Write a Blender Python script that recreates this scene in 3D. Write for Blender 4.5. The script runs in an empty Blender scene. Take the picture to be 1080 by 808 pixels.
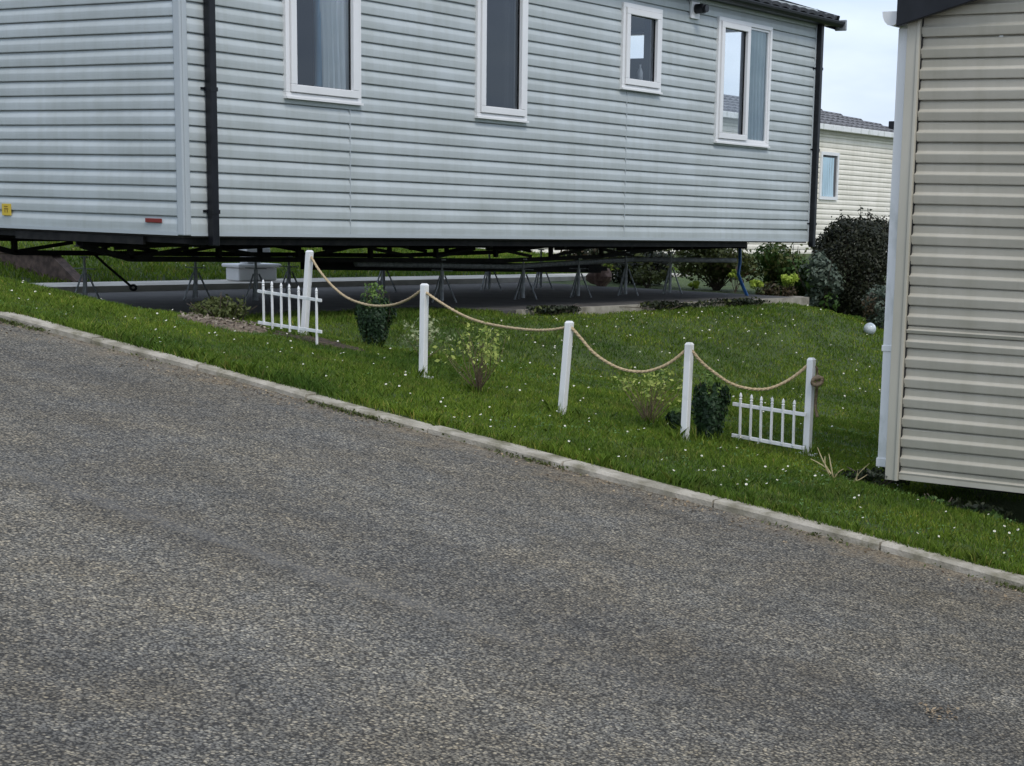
import bpy, math, random
import numpy as np
from mathutils import Matrix, Vector, noise as mnoise
random.seed(7); rng = np.random.default_rng(7)
R = math.radians
scene = bpy.context.scene
H = 1.67            # eye height above the road where the photographer stands

# ------------------------------------------------------------------ camera, world, sun, exposure
cam_d = bpy.data.cameras.new('camera'); cam = bpy.data.objects.new('camera', cam_d)
scene.collection.objects.link(cam); scene.camera = cam
RM = [[0.8461626201, 0.5320976491, 0.0296801627], [-0.5186167572, 0.8349852285, -0.1839465335], [-0.1226600155, 0.1402560510, 0.9824880461]]
right, fwd, up = Vector(RM[0]), Vector(RM[1]), Vector(RM[2])
m = Matrix.Identity(4)
for i in range(3):
    m[i][0] = right[i]; m[i][1] = up[i]; m[i][2] = -fwd[i]
m[2][3] = H
cam.matrix_world = m
cam_d.sensor_width = 36; cam_d.lens = 36 * 1871.06 / 1080
cam_d.shift_x = -190.63 / 1080; cam_d.shift_y = 175.32 / 1080     # the photograph is an off-centre crop
cam_d.clip_start = .1; cam_d.clip_end = 3000

SUN_EL, SUN_AZ = R(52), R(118)          # azimuth clockwise from +Y
world = bpy.data.worlds.new('World'); scene.world = world; world.use_nodes = True
wn = world.node_tree; wn.nodes.clear()
def N(nt, t, **k):
    n = nt.nodes.new(t)
    for a, b in k.items():
        if a in n.inputs.keys() if isinstance(a, str) else False: n.inputs[a].default_value = b
        else: setattr(n, a, b)
    return n
out = N(wn, 'ShaderNodeOutputWorld'); bg = N(wn, 'ShaderNodeBackground'); bg.inputs['Strength'].default_value = .1
sky = N(wn, 'ShaderNodeTexSky'); sky.sky_type = 'NISHITA'; sky.sun_disc = False
sky.sun_elevation = SUN_EL; sky.sun_rotation = SUN_AZ; sky.air_density = 1.0; sky.dust_density = 1.5
tc = N(wn, 'ShaderNodeTexCoord'); mp = N(wn, 'ShaderNodeMapping'); mp.inputs['Scale'].default_value = (1, 1, 3.2)
nz = N(wn, 'ShaderNodeTexNoise'); nz.inputs['Scale'].default_value = 3.2; nz.inputs['Detail'].default_value = 7; nz.inputs['Roughness'].default_value = .55
rp = N(wn, 'ShaderNodeValToRGB'); rp.color_ramp.elements[0].position = .36; rp.color_ramp.elements[0].color = (.62,)*3+(1,)
rp.color_ramp.elements[1].position = .62; rp.color_ramp.elements[1].color = (.97,)*3+(1,)
nz2 = N(wn, 'ShaderNodeTexNoise'); nz2.inputs['Scale'].default_value = 7; nz2.inputs['Detail'].default_value = 5
rp2 = N(wn, 'ShaderNodeValToRGB'); rp2.color_ramp.elements[0].position = .3; rp2.color_ramp.elements[0].color = (3.9, 4.7, 6.2, 1)
rp2.color_ramp.elements[1].position = .7; rp2.color_ramp.elements[1].color = (6.1, 6.8, 7.8, 1)
mx = N(wn, 'ShaderNodeMixRGB')
L = wn.links.new
L(tc.outputs['Generated'], mp.inputs['Vector']); L(mp.outputs['Vector'], nz.inputs['Vector']); L(mp.outputs['Vector'], nz2.inputs['Vector'])
L(nz.outputs['Fac'], rp.inputs['Fac']); L(nz2.outputs['Fac'], rp2.inputs['Fac'])
L(rp.outputs['Color'], mx.inputs['Fac']); L(sky.outputs['Color'], mx.inputs['Color1']); L(rp2.outputs['Color'], mx.inputs['Color2'])
L(mx.outputs['Color'], bg.inputs['Color']); L(bg.outputs['Background'], out.inputs['Surface'])

sd = bpy.data.lights.new('sun', 'SUN'); sd.energy = 1.0; sd.angle = R(18); sd.color = (1, .95, .88)
so = bpy.data.objects.new('sun', sd); scene.collection.objects.link(so)
sv = Vector((math.sin(SUN_AZ) * math.cos(SUN_EL), math.cos(SUN_AZ) * math.cos(SUN_EL), math.sin(SUN_EL)))
so.rotation_euler = sv.to_track_quat('Z', 'Y').to_euler(); so.location = (0, 0, 30)
scene.view_settings.view_transform = 'Standard'; scene.view_settings.look = 'None'
scene.view_settings.gamma = 1; scene.view_settings.exposure = 0.68
scene.render.engine = 'CYCLES'
scene.render.resolution_x, scene.render.resolution_y = 1024, 766
scene.cycles.max_bounces = 8; scene.cycles.transparent_max_bounces = 12

# ------------------------------------------------------------------ materials
def mat(name, col, rough=.6, spec=.5, metal=0):
    m = bpy.data.materials.new(name); m.use_nodes = True
    b = m.node_tree.nodes['Principled BSDF']
    b.inputs['Base Color'].default_value = (*col, 1); b.inputs['Roughness'].default_value = rough
    b.inputs['Specular IOR Level'].default_value = spec; b.inputs['Metallic'].default_value = metal
    return m
def nodes(m): return m.node_tree, m.node_tree.nodes['Principled BSDF']
def noisy(m, c1, c2, scale=5, detail=6, lo=.35, hi=.65, stretch=(1, 1, 1), bump=0, bscale=60, bdist=.002, rough=.6):
    nt, b = nodes(m); L = nt.links.new
    g = N(nt, 'ShaderNodeNewGeometry'); mp = N(nt, 'ShaderNodeMapping'); mp.inputs['Scale'].default_value = stretch
    n = N(nt, 'ShaderNodeTexNoise'); n.inputs['Scale'].default_value = scale; n.inputs['Detail'].default_value = detail
    r = N(nt, 'ShaderNodeValToRGB'); e = r.color_ramp.elements
    e[0].position = lo; e[0].color = (*c1, 1); e[1].position = hi; e[1].color = (*c2, 1)
    L(g.outputs['Position'], mp.inputs['Vector']); L(mp.outputs['Vector'], n.inputs['Vector'])
    L(n.outputs['Fac'], r.inputs['Fac']); L(r.outputs['Color'], b.inputs['Base Color'])
    if bump:
        n2 = N(nt, 'ShaderNodeTexNoise'); n2.inputs['Scale'].default_value = bscale; n2.inputs['Detail'].default_value = 4
        bp = N(nt, 'ShaderNodeBump'); bp.inputs['Strength'].default_value = bump; bp.inputs['Distance'].default_value = bdist
        L(mp.outputs['Vector'], n2.inputs['Vector']); L(n2.outputs['Fac'], bp.inputs['Height']); L(bp.outputs['Normal'], b.inputs['Normal'])
    return m
def siding_mat(name, base, dirt=.86):
    m = mat(name, base, .42, .4)
    c2 = tuple(c * dirt for c in base); c2 = (c2[0] * 1.0, c2[1] * 1.0, c2[2] * .97)
    noisy(m, c2, tuple(c * 1.04 for c in base), 1.6, 8, .3, .7, (1, 1, 2.2), .25, 22, .002)
    nt, b = nodes(m); L = nt.links.new; src = b.inputs['Base Color'].links[0].from_socket     # rain streaks and grime
    g = N(nt, 'ShaderNodeNewGeometry'); mp = N(nt, 'ShaderNodeMapping'); mp.inputs['Scale'].default_value = (7, 7, .45); n = N(nt, 'ShaderNodeTexNoise'); n.inputs['Scale'].default_value = 1.5; n.inputs['Detail'].default_value = 9; n.inputs['Roughness'].default_value = .65
    rp_ = N(nt, 'ShaderNodeValToRGB'); e = rp_.color_ramp.elements; e[0].position = .34; e[0].color = (.925, .92, .90, 1); e[1].position = .56; e[1].color = (1, 1, 1, 1)
    mu = N(nt, 'ShaderNodeMixRGB'); mu.blend_type = 'MULTIPLY'; mu.inputs['Fac'].default_value = 1
    L(g.outputs['Position'], mp.inputs['Vector']); L(mp.outputs['Vector'], n.inputs['Vector']); L(n.outputs['Fac'], rp_.inputs['Fac']); L(src, mu.inputs['Color1']); L(rp_.outputs['Color'], mu.inputs['Color2']); L(mu.outputs['Color'], b.inputs['Base Color'])
    return m
M = {}
M['grey_siding'] = siding_mat('grey_siding', (.485, .528, .54))
M['beige_siding'] = siding_mat('beige_siding', (.475, .445, .375))
M['cream_siding'] = siding_mat('cream_siding', (.86, .81, .71))
M['grey_trim'] = mat('grey_trim', (.43, .47, .49), .4)
M['beige_trim'] = noisy(mat('beige_trim', (.5, .47, .4), .45), (.44, .415, .34), (.52, .49, .41), 4, stretch=(1, 1, .4))
M['white_upvc'] = noisy(mat('white_upvc', (.78, .78, .78),   .3), (.75, .75, .75), (.80, .80, .80), 3, stretch=(1, 1, .5))
M['white_paint'] = noisy(mat('white_paint', (.8, .8, .8), .4), (.56, .58, .54), (.80, .80, .79), 9, 8, .28, .48, (1, 1, .5))
M['black_plastic'] = noisy(mat('black_plastic', (.006, .007, .010), .38, .35), (.004, .005, .007), (.011, .012, .016), 7)
M['chassis'] = noisy(mat('chassis', (.01, .01, .01), .7, .3), (.005, .005, .006), (.018, .017, .016), 12, bump=.3)
M['galv'] = noisy(mat('galvanised', (.26, .28, .29), .5, .5, .5), (.28, .30, .31), (.46, .48, .49), 25)
M['dark_rubber'] = mat('dark_rubber', (.012, .012, .013), .5)
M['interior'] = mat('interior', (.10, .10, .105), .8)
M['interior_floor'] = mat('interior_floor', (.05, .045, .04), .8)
M['rope'] = noisy(mat('rope', (.42, .32, .18), .8), (.34, .25, .14), (.52, .41, .25), 120, 3)
M['rope_old'] = noisy(mat('rope_old', (.2, .14, .08), .85), (.13, .09, .055), (.27, .2, .12), 60, 3)
M['concrete'] = noisy(mat('concrete', (.3, .27, .22), .9), (.17, .155, .115), (.42, .385, .32), 7, 12, .3, .66, bump=.6, bscale=90, bdist=.004)
def mossy(m):
    nt, b = nodes(m); L = nt.links.new; src = b.inputs['Base Color'].links[0].from_socket
    g = N(nt, 'ShaderNodeNewGeometry'); n = N(nt, 'ShaderNodeTexNoise'); n.inputs['Scale'].default_value = 4.5; n.inputs['Detail'].default_value = 10; n.inputs['Roughness'].default_value = .7
    rp_ = N(nt, 'ShaderNodeValToRGB'); e = rp_.color_ramp.elements; e[0].position = .50; e[0].color = (0, 0, 0, 1); e[1].position = .66; e[1].color = (.8, .8, .8, 1)
    mu = N(nt, 'ShaderNodeMixRGB'); mu.inputs['Color2'].default_value = (.11, .10, .045, 1)
    L(g.outputs['Position'], n.inputs['Vector']); L(n.outputs['Fac'], rp_.inputs['Fac']); L(rp_.outputs['Color'], mu.inputs['Fac']); L(src, mu.inputs['Color1']); L(mu.outputs['Color'], b.inputs['Base Color']); return m
M['kerb'] = mossy(noisy(mat('kerb', (.3, .27, .22), .9), (.20, .18, .13), (.46, .42, .35), 7, 12, .3, .62, bump=.8, bscale=70, bdist=.006))
M['shaded_pad'] = noisy(mat('shaded_pad', (.2, .19, .175), .9), (.05, .048, .044), (.09, .085, .08), 2.5, 9, .3, .7, bump=.4, bscale=60)  # the home's shade is put into the slab colour, darker than plain concrete
M['path_c'] = noisy(mat('path_c', (.5, .47, .42), .85), (.4, .375, .33), (.56, .53, .47), 3, 8)
M['brick'] = noisy(mat('brick_wall', (.12, .08, .065), .9), (.07, .048, .04), (.16, .11, .09), 14, 8, bump=.6, bscale=30, bdist=.01)
M['blue_hose'] = mat('blue_hose', (.03, .13, .34), .4)
M['yellow'] = mat('yellow_sticker', (.62, .45, .05), .6)
M['red'] = mat('red_reflector', (.20, .025, .02), .35)
M['sticker_ink'] = mat('sticker_ink', (.2, .12, .01), .6)
M['terracotta'] = noisy(mat('terracotta', (.2, .12, .09), .8), (.14, .085, .065), (.26, .17, .13), 18)
M['curtain'] = noisy(mat('curtain', (.8, .82, .8), .9), (.82, .84, .82), (.90, .90, .88), 3)
M['curtain_blue'] = mat('curtain_blue', (.5, .66, .76), .9)
M['curtain_green'] = noisy(mat('curtain_green', (.45, .55, .54), .9), (.5, .6, .59), (.64, .72, .69), 3)
M['mulch'] = noisy(mat('mulch', (.2, .13, .08), .95), (.06, .045, .03), (.26, .20, .145), 45, 8, .3, .7, bump=.8, bscale=50, bdist=.02)
M['soil'] = noisy(mat('soil', (.2, .14, .1), .95), (.10, .07, .05), (.26, .19, .14), 12, 8, bump=.8, bscale=50, bdist=.02)
M['dark_soil'] = noisy(mat('dark_soil', (.05, .035, .025), .95), (.025, .018, .012), (.09, .06, .04), 30, 8, bump=.8, bscale=50, bdist=.02)
M['bark'] = noisy(mat('bark', (.09, .065, .045), .9), (.05, .038, .028), (.13, .10, .075), 40)
M['twig'] = noisy(mat('twig', (.16, .11, .07), .9), (.09, .06, .04), (.2, .145, .09), 40)
M['straw'] = noisy(mat('straw', (.5, .4, .2), .9), (.36, .29, .15), (.56, .46, .27), 40)

def glass_mat():
    m = bpy.data.materials.new('window_glass'); m.use_nodes = True; nt = m.node_tree; nt.nodes.clear(); L = nt.links.new
    o = N(nt, 'ShaderNodeOutputMaterial'); mixs = N(nt, 'ShaderNodeMixShader')
    t = N(nt, 'ShaderNodeBsdfTransparent'); t.inputs['Color'].default_value = (.94, .96, .96, 1)
    gl = N(nt, 'ShaderNodeBsdfGlossy'); gl.inputs['Roughness'].default_value = .02; gl.inputs['Color'].default_value = (.82, .9, 1, 1)
    fr = N(nt, 'ShaderNodeFresnel'); fr.inputs['IOR'].default_value = 1.5
    mm = N(nt, 'ShaderNodeMath'); mm.operation = 'MULTIPLY'; mm.inputs[1].default_value = 1.6
    L(fr.outputs['Fac'], mm.inputs[0]); L(mm.outputs[0], mixs.inputs['Fac']); L(t.outputs[0], mixs.inputs[1]); L(gl.outputs[0], mixs.inputs[2]); L(mixs.outputs[0], o.inputs['Surface'])
    return m
M['glass'] = glass_mat()

def roof_mat(name, c1, c2):
    return noisy(mat(name, c1, .7), c1, c2, 9, 8, .3, .7, bump=.4, bscale=90, bdist=.004)
M['roof_dark'] = roof_mat('roof_dark', (.035, .038, .045), (.10, .105, .115))
M['roof_tile'] = roof_mat('roof_tile', (.09, .09, .095), (.21, .21, .22))

def asphalt():
    m = mat('asphalt', (.1, .1, .1), .82, .35); nt, b = nodes(m); L = nt.links.new
    g = N(nt, 'ShaderNodeNewGeometry')
    # the stones of the chipped surface
    wob = N(nt, 'ShaderNodeTexNoise'); wob.inputs['Scale'].default_value = 60; wob.inputs['Detail'].default_value = 2
    ad = N(nt, 'ShaderNodeVectorMath'); ad.operation = 'MULTIPLY_ADD'; ad.inputs[1].default_value = (.012, .012, .012)
    L(wob.outputs['Color'], ad.inputs[0]); L(g.outputs['Position'], ad.inputs[2]); L(g.outputs['Position'], wob.inputs['Vector'])
    v = N(nt, 'ShaderNodeTexVoronoi'); v.inputs['Scale'].default_value = 98; v.inputs['Randomness'].default_value = 1
    L(ad.outputs['Vector'], v.inputs['Vector'])
    sep = N(nt, 'ShaderNodeSeparateColor'); L(v.outputs['Color'], sep.inputs['Color'])
    r = N(nt, 'ShaderNodeValToRGB'); cr = r.color_ramp; cr.elements[0].position = 0; cr.elements[0].color = (.085, .083, .080, 1)
    cr.elements[1].position = 1; cr.elements[1].color = (.36, .335, .285, 1)
    for p, c in ((.35, (.125, .122, .117)), (.6, (.165, .16, .15)), (.8, (.21, .20, .18)), (.93, (.29, .265, .225))):
        e = cr.elements.new(p); e.color = (*c, 1)
    L(sep.outputs['Red'], r.inputs['Fac'])
    # dark binder between stones
    r2 = N(nt, 'ShaderNodeValToRGB'); r2.color_ramp.elements[0].position = .38; r2.color_ramp.elements[0].color = (1, 1, 1, 1)
    r2.color_ramp.elements[1].position = .66; r2.color_ramp.elements[1].color = (.24, .235, .23, 1)
    L(v.outputs['Distance'], r2.inputs['Fac'])
    mul = N(nt, 'ShaderNodeMixRGB'); mul.blend_type = 'MULTIPLY'; mul.inputs['Fac'].default_value = 1
    L(r.outputs['Color'], mul.inputs['Color1']); L(r2.outputs['Color'], mul.inputs['Color2'])
    # broad wear, streaks along the road
    mp = N(nt, 'ShaderNodeMapping'); mp.inputs['Scale'].default_value = (.16, 1.5, 1); L(g.outputs['Position'], mp.inputs['Vector'])
    n1 = N(nt, 'ShaderNodeTexNoise'); n1.inputs['Scale'].default_value = 1.1; n1.inputs['Detail'].default_value = 6; n1.inputs['Roughness'].default_value = .6
    L(mp.outputs['Vector'], n1.inputs['Vector'])
    r3 = N(nt, 'ShaderNodeValToRGB'); r3.color_ramp.elements[0].position = .32; r3.color_ramp.elements[0].color = (.80, .79, .78, 1)
    r3.color_ramp.elements[1].position = .7; r3.color_ramp.elements[1].color = (1.34, 1.33, 1.30, 1)
    L(n1.outputs['Fac'], r3.inputs['Fac'])
    mul2 = N(nt, 'ShaderNodeMixRGB'); mul2.blend_type = 'MULTIPLY'; mul2.inputs['Fac'].default_value = 1
    L(mul.outputs['Color'], mul2.inputs['Color1']); L(r3.outputs['Color'], mul2.inputs['Color2'])
    # medium blotches
    n3 = N(nt, 'ShaderNodeTexNoise'); n3.inputs['Scale'].default_value = 9; n3.inputs['Detail'].default_value = 7; L(g.outputs['Position'], n3.inputs['Vector'])
    r5 = N(nt, 'ShaderNodeValToRGB'); r5.color_ramp.elements[0].position = .3; r5.color_ramp.elements[0].color = (.86, .85, .82, 1)
    r5.color_ramp.elements[1].position = .7; r5.color_ramp.elements[1].color = (1.16, 1.16, 1.15, 1); L(n3.outputs['Fac'], r5.inputs['Fac'])
    mul3 = N(nt, 'ShaderNodeMixRGB'); mul3.blend_type = 'MULTIPLY'; mul3.inputs['Fac'].default_value = 1
    L(mul2.outputs['Color'], mul3.inputs['Color1']); L(r5.outputs['Color'], mul3.inputs['Color2'])
    # brown grit washed against the kerb
    sx = N(nt, 'ShaderNodeSeparateXYZ'); L(g.outputs['Position'], sx.inputs[0])
    mr = N(nt, 'ShaderNodeMapRange'); mr.inputs['From Min'].default_value = 6.3; mr.inputs['From Max'].default_value = 7.35; L(sx.outputs['Y'], mr.inputs['Value'])
    n2 = N(nt, 'ShaderNodeTexNoise'); n2.inputs['Scale'].default_value = 5; n2.inputs['Detail'].default_value = 10; n2.inputs['Roughness'].default_value = .7; L(g.outputs['Position'], n2.inputs['Vector'])
    pw = N(nt, 'ShaderNodeMath'); pw.operation = 'MULTIPLY'; L(mr.outputs[0], pw.inputs[0]); L(n2.outputs['Fac'], pw.inputs[1])
    r4 = N(nt, 'ShaderNodeValToRGB'); r4.color_ramp.elements[0].position = .38; r4.color_ramp.elements[1].position = .6; r4.color_ramp.elements[1].color = (.75,)*3+(1,)
    L(pw.outputs[0], r4.inputs['Fac'])
    grit = N(nt, 'ShaderNodeValToRGB'); grit.color_ramp.elements[0].color = (.05, .042, .034, 1); grit.color_ramp.elements[1].color = (.30, .25, .185, 1)
    L(sep.outputs['Green'], grit.inputs['Fac'])
    mg = N(nt, 'ShaderNodeMixRGB'); L(r4.outputs['Color'], mg.inputs['Fac']); L(mul3.outputs['Color'], mg.inputs['Color1']); L(grit.outputs['Color'], mg.inputs['Color2'])
    # brownish and bluish areas, and a smoother line left by tyres
    n6 = N(nt, 'ShaderNodeTexNoise'); n6.inputs['Scale'].default_value = 1.9; n6.inputs['Detail'].default_value = 8; n6.inputs['Roughness'].default_value = .68; L(g.outputs['Position'], n6.inputs['Vector'])
    r6 = N(nt, 'ShaderNodeValToRGB'); e = r6.color_ramp.elements; e[0].position = .38; e[0].color = (.97, .99, 1.02, 1); e[1].position = .62; e[1].color = (1.05, 1.0, .91, 1); L(n6.outputs['Fac'], r6.inputs['Fac'])
    m6 = N(nt, 'ShaderNodeMixRGB'); m6.blend_type = 'MULTIPLY'; m6.inputs['Fac'].default_value = 1; L(mg.outputs['Color'], m6.inputs['Color1']); L(r6.outputs['Color'], m6.inputs['Color2'])
    ln = N(nt, 'ShaderNodeMath'); ln.operation = 'MULTIPLY_ADD'; ln.inputs[1].default_value = 0.004; L(sx.outputs['X'], ln.inputs[0]); ln.inputs[2].default_value = -4.80     # line b = -(K a + C)
    ad2 = N(nt, 'ShaderNodeMath'); ad2.operation = 'ADD'; L(ln.outputs[0], ad2.inputs[0]); L(sx.outputs['Y'], ad2.inputs[1])
    wb = N(nt, 'ShaderNodeMath'); wb.operation = 'MULTIPLY_ADD'; wb.inputs[1].default_value = .25; L(n3.outputs['Fac'], wb.inputs[0]); L(ad2.outputs[0], wb.inputs[2])
    ab = N(nt, 'ShaderNodeMath'); ab.operation = 'ABSOLUTE'; L(wb.outputs[0], ab.inputs[0])
    m7 = N(nt, 'ShaderNodeMapRange'); m7.inputs['From Min'].default_value = .0; m7.inputs['From Max'].default_value = .10; m7.inputs['To Min'].default_value = .28; m7.inputs['To Max'].default_value = 0; L(ab.outputs[0], m7.inputs['Value'])
    m8 = N(nt, 'ShaderNodeMixRGB'); m8.inputs['Color2'].default_value = (.165, .165, .168, 1); fx = N(nt, 'ShaderNodeMapRange'); fx.interpolation_type = 'SMOOTHSTEP'; fx.inputs['From Min'].default_value = 2.6; fx.inputs['From Max'].default_value = .6; sb = N(nt, 'ShaderNodeMath'); sb.operation = 'ADD'; sb.inputs[1].default_value = 4.9; L(sx.outputs['X'], sb.inputs[0]); sa = N(nt, 'ShaderNodeMath'); sa.operation = 'ABSOLUTE'; L(sb.outputs[0], sa.inputs[0]); L(sa.outputs[0], fx.inputs['Value'])
    fm = N(nt, 'ShaderNodeMath'); fm.operation = 'MULTIPLY'; L(m7.outputs[0], fm.inputs[0]); L(fx.outputs[0], fm.inputs[1]); L(fm.outputs[0], m8.inputs['Fac']); L(m6.outputs['Color'], m8.inputs['Color1']); mg = m8
    wt = N(nt, 'ShaderNodeMixRGB'); wt.blend_type = 'MULTIPLY'; wt.inputs['Fac'].default_value = 1; wt.inputs['Color2'].default_value = (1.12, 1.09, 1.02, 1)
    L(mg.outputs['Color'], wt.inputs['Color1']); L(wt.outputs['Color'], b.inputs['Base Color'])
    bp = N(nt, 'ShaderNodeBump'); bp.inputs['Strength'].default_value = .8; bp.inputs['Distance'].default_value = .006; bp.invert = True
    L(v.outputs['Distance'], bp.inputs['Height']); L(bp.outputs['Normal'], b.inputs['Normal'])
    return m
M['asphalt'] = asphalt()

def leaf_mat(name, c1, c2, trans=.25, rough=.55):
    m = bpy.data.materials.new(name); m.use_nodes = True; nt, b = nodes(m); L = nt.links.new
    g = N(nt, 'ShaderNodeNewGeometry'); r = N(nt, 'ShaderNodeValToRGB')
    r.color_ramp.elements[0].color = (*c1, 1); r.color_ramp.elements[1].color = (*c2, 1)
    L(g.outputs['Random Per Island'], r.inputs['Fac'])
    L(r.outputs['Color'], b.inputs['Base Color']); b.inputs['Roughness'].default_value = rough
    b.inputs['Specular IOR Level'].default_value = .3
    o = nt.nodes['Material Output']; mixs = N(nt, 'ShaderNodeMixShader'); mixs.inputs['Fac'].default_value = trans
    t = N(nt, 'ShaderNodeBsdfTranslucent'); L(r.outputs['Color'], t.inputs['Color'])
    L(b.outputs[0], mixs.inputs[1]); L(t.outputs[0], mixs.inputs[2]); L(mixs.outputs[0], o.inputs['Surface'])
    return m
def grass_mat():
    m = bpy.data.materials.new('grass_blades'); m.use_nodes = True; nt, b = nodes(m); L = nt.links.new
    g = N(nt, 'ShaderNodeNewGeometry'); r = N(nt, 'ShaderNodeValToRGB'); cr = r.color_ramp
    cr.elements[0].color = (.075, .150, .018, 1); cr.elements[1].color = (.36, .36, .12, 1)
    for p, c in ((.45, (.115, .225, .027)), (.85, (.175, .31, .042)), (.95, (.25, .34, .07))):
        e = cr.elements.new(p); e.color = (*c, 1)
    L(g.outputs['Random Per Island'], r.inputs['Fac'])
    n = N(nt, 'ShaderNodeTexNoise'); n.inputs['Scale'].default_value = .9; n.inputs['Detail'].default_value = 6; n.inputs['Roughness'].default_value = .65
    L(g.outputs['Position'], n.inputs['Vector'])
    r2 = N(nt, 'ShaderNodeValToRGB'); e = r2.color_ramp.elements; e[0].position = .36; e[0].color = (.55, .58, .55, 1); e[1].position = .68; e[1].color = (1.5, 1.18, .9, 1)
    L(n.outputs['Fac'], r2.inputs['Fac'])
    mu = N(nt, 'ShaderNodeMixRGB'); mu.blend_type = 'MULTIPLY'; mu.inputs['Fac'].default_value = 1
    L(r.outputs['Color'], mu.inputs['Color1']); L(r2.outputs['Color'], mu.inputs['Color2'])
    n4 = N(nt, 'ShaderNodeTexNoise'); n4.inputs['Scale'].default_value = 3.1; n4.inputs['Detail'].default_value = 8; n4.inputs['Roughness'].default_value = .7; L(g.outputs['Position'], n4.inputs['Vector'])
    r4 = N(nt, 'ShaderNodeValToRGB'); e = r4.color_ramp.elements; e[0].position = .55; e[0].color = (0, 0, 0, 1); e[1].position = .78; e[1].color = (.6, .6, .6, 1); L(n4.outputs['Fac'], r4.inputs['Fac'])
    m4 = N(nt, 'ShaderNodeMixRGB'); m4.inputs['Color2'].default_value = (.19, .155, .06, 1); L(r4.outputs['Color'], m4.inputs['Fac']); L(mu.outputs['Color'], m4.inputs['Color1']); mu = m4
    L(mu.outputs['Color'], b.inputs['Base Color']); b.inputs['Roughness'].default_value = .6; b.inputs['Specular IOR Level'].default_value = .25
    o = nt.nodes['Material Output']; mixs = N(nt, 'ShaderNodeMixShader'); mixs.inputs['Fac'].default_value = .3
    t = N(nt, 'ShaderNodeBsdfTranslucent'); L(mu.outputs['Color'], t.inputs['Color'])
    L(b.outputs[0], mixs.inputs[1]); L(t.outputs[0], mixs.inputs[2]); L(mixs.outputs[0], o.inputs['Surface'])
    return m
M['grass'] = grass_mat()
M['lawn'] = noisy(mat('lawn', (.05, .08, .02), .95), (.030, .050, .012), (.075, .11, .026), 3, 10, .3, .7, bump=.8, bscale=40, bdist=.03)

# ------------------------------------------------------------------ mesh helpers
class MB:
    def __init__(s): s.v = []; s.f = []
    def quad(s, *p):
        n = len(s.v); s.v += [tuple(q) for q in p]; s.f.append(tuple(range(n, n + len(p)))); return s
    def box(s, a, b):
        x0, x1 = sorted((a[0], b[0])); y0, y1 = sorted((a[1], b[1])); z0, z1 = sorted((a[2], b[2])); n = len(s.v)
        s.v += [(x0, y0, z0), (x1, y0, z0), (x1, y1, z0), (x0, y1, z0), (x0, y0, z1), (x1, y0, z1), (x1, y1, z1), (x0, y1, z1)]
        for f in ((0, 3, 2, 1), (4, 5, 6, 7), (0, 1, 5, 4), (1, 2, 6, 5), (2, 3, 7, 6), (3, 0, 4, 7)): s.f.append(tuple(n + i for i in f))
        return s
    def bar(s, p, q, w, h=None, side=None):
        p, q = Vector(p), Vector(q); d = (q - p).normalized(); h = h or w
        u = Vector((0, 0, 1)) if abs(d.z) < .9 else Vector((1, 0, 0))
        a = Vector(side) if side else d.cross(u).normalized(); a = (a - d * a.dot(d)).normalized(); c = a.cross(d).normalized(); n = len(s.v)
        for o in (p, q):
            for i, j in ((-1, -1), (1, -1), (1, 1), (-1, 1)): s.v.append(tuple(o + a * i * w / 2 + c * j * h / 2))
        for f in ((0, 1, 2, 3), (7, 6, 5, 4), (0, 4, 5, 1), (1, 5, 6, 2), (2, 6, 7, 3), (3, 7, 4, 0)): s.f.append(tuple(n + i for i in f))
        return s
    def tube(s, pts, r, k=8, cap=True):
        pts = [Vector(p) for p in pts]; n0 = len(s.v); rs = r if isinstance(r, (list, tuple)) else [r] * len(pts)
        prev = None
        for i, p in enumerate(pts):
            d = (pts[min(i + 1, len(pts) - 1)] - pts[max(i - 1, 0)]).normalized()
            if prev is None: a = d.cross(Vector((0, 0, 1)) if abs(d.z) < .9 else Vector((1, 0, 0))).normalized()
            else: a = (prev - d * prev.dot(d)).normalized()
            prev = a; c = d.cross(a)
            for j in range(k):
                t = 2 * math.pi * j / k; s.v.append(tuple(p + (a * math.cos(t) + c * math.sin(t)) * rs[i]))
        for i in range(len(pts) - 1):
            for j in range(k):
                s.f.append((n0 + i * k + j, n0 + i * k + (j + 1) % k, n0 + (i + 1) * k + (j + 1) % k, n0 + (i + 1) * k + j))
        if cap:
            s.f.append(tuple(n0 + j for j in reversed(range(k)))); s.f.append(tuple(n0 + (len(pts) - 1) * k + j for j in range(k)))
        return s
    def lathe(s, c, prof, k=16):
        n0 = len(s.v)
        for r_, z in prof:
            for j in range(k):
                t = 2 * math.pi * j / k; s.v.append((c[0] + r_ * math.cos(t), c[1] + r_ * math.sin(t), c[2] + z))
        for i in range(len(prof) - 1):
            for j in range(k): s.f.append((n0 + i * k + j, n0 + i * k + (j + 1) % k, n0 + (i + 1) * k + (j + 1) % k, n0 + (i + 1) * k + j))
        return s
    def build(s, name, material, parent=None, smooth=False, bevel=0):
        me = bpy.data.meshes.new(name)
        if parent is not None:       # store in the parent's own frame
            o0 = wl(parent); vs = [(x - o0[0], y - o0[1], z - o0[2]) for x, y, z in s.v]
        else: vs = s.v
        me.from_pydata(vs, [], s.f); me.update()
        me.materials.append(material)
        if smooth: me.polygons.foreach_set('use_smooth', [True] * len(me.polygons))
        o = bpy.data.objects.new(name, me); scene.collection.objects.link(o)
        if parent is not None: o.parent = parent
        if bevel:
            md = o.modifiers.new('bevel', 'BEVEL'); md.width = bevel; md.segments = 2; md.limit_method = 'ANGLE'
        return o
def wl(o):
    p = Vector((0, 0, 0))
    while o is not None: p = p + Vector(o.location); o = o.parent
    return p
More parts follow.
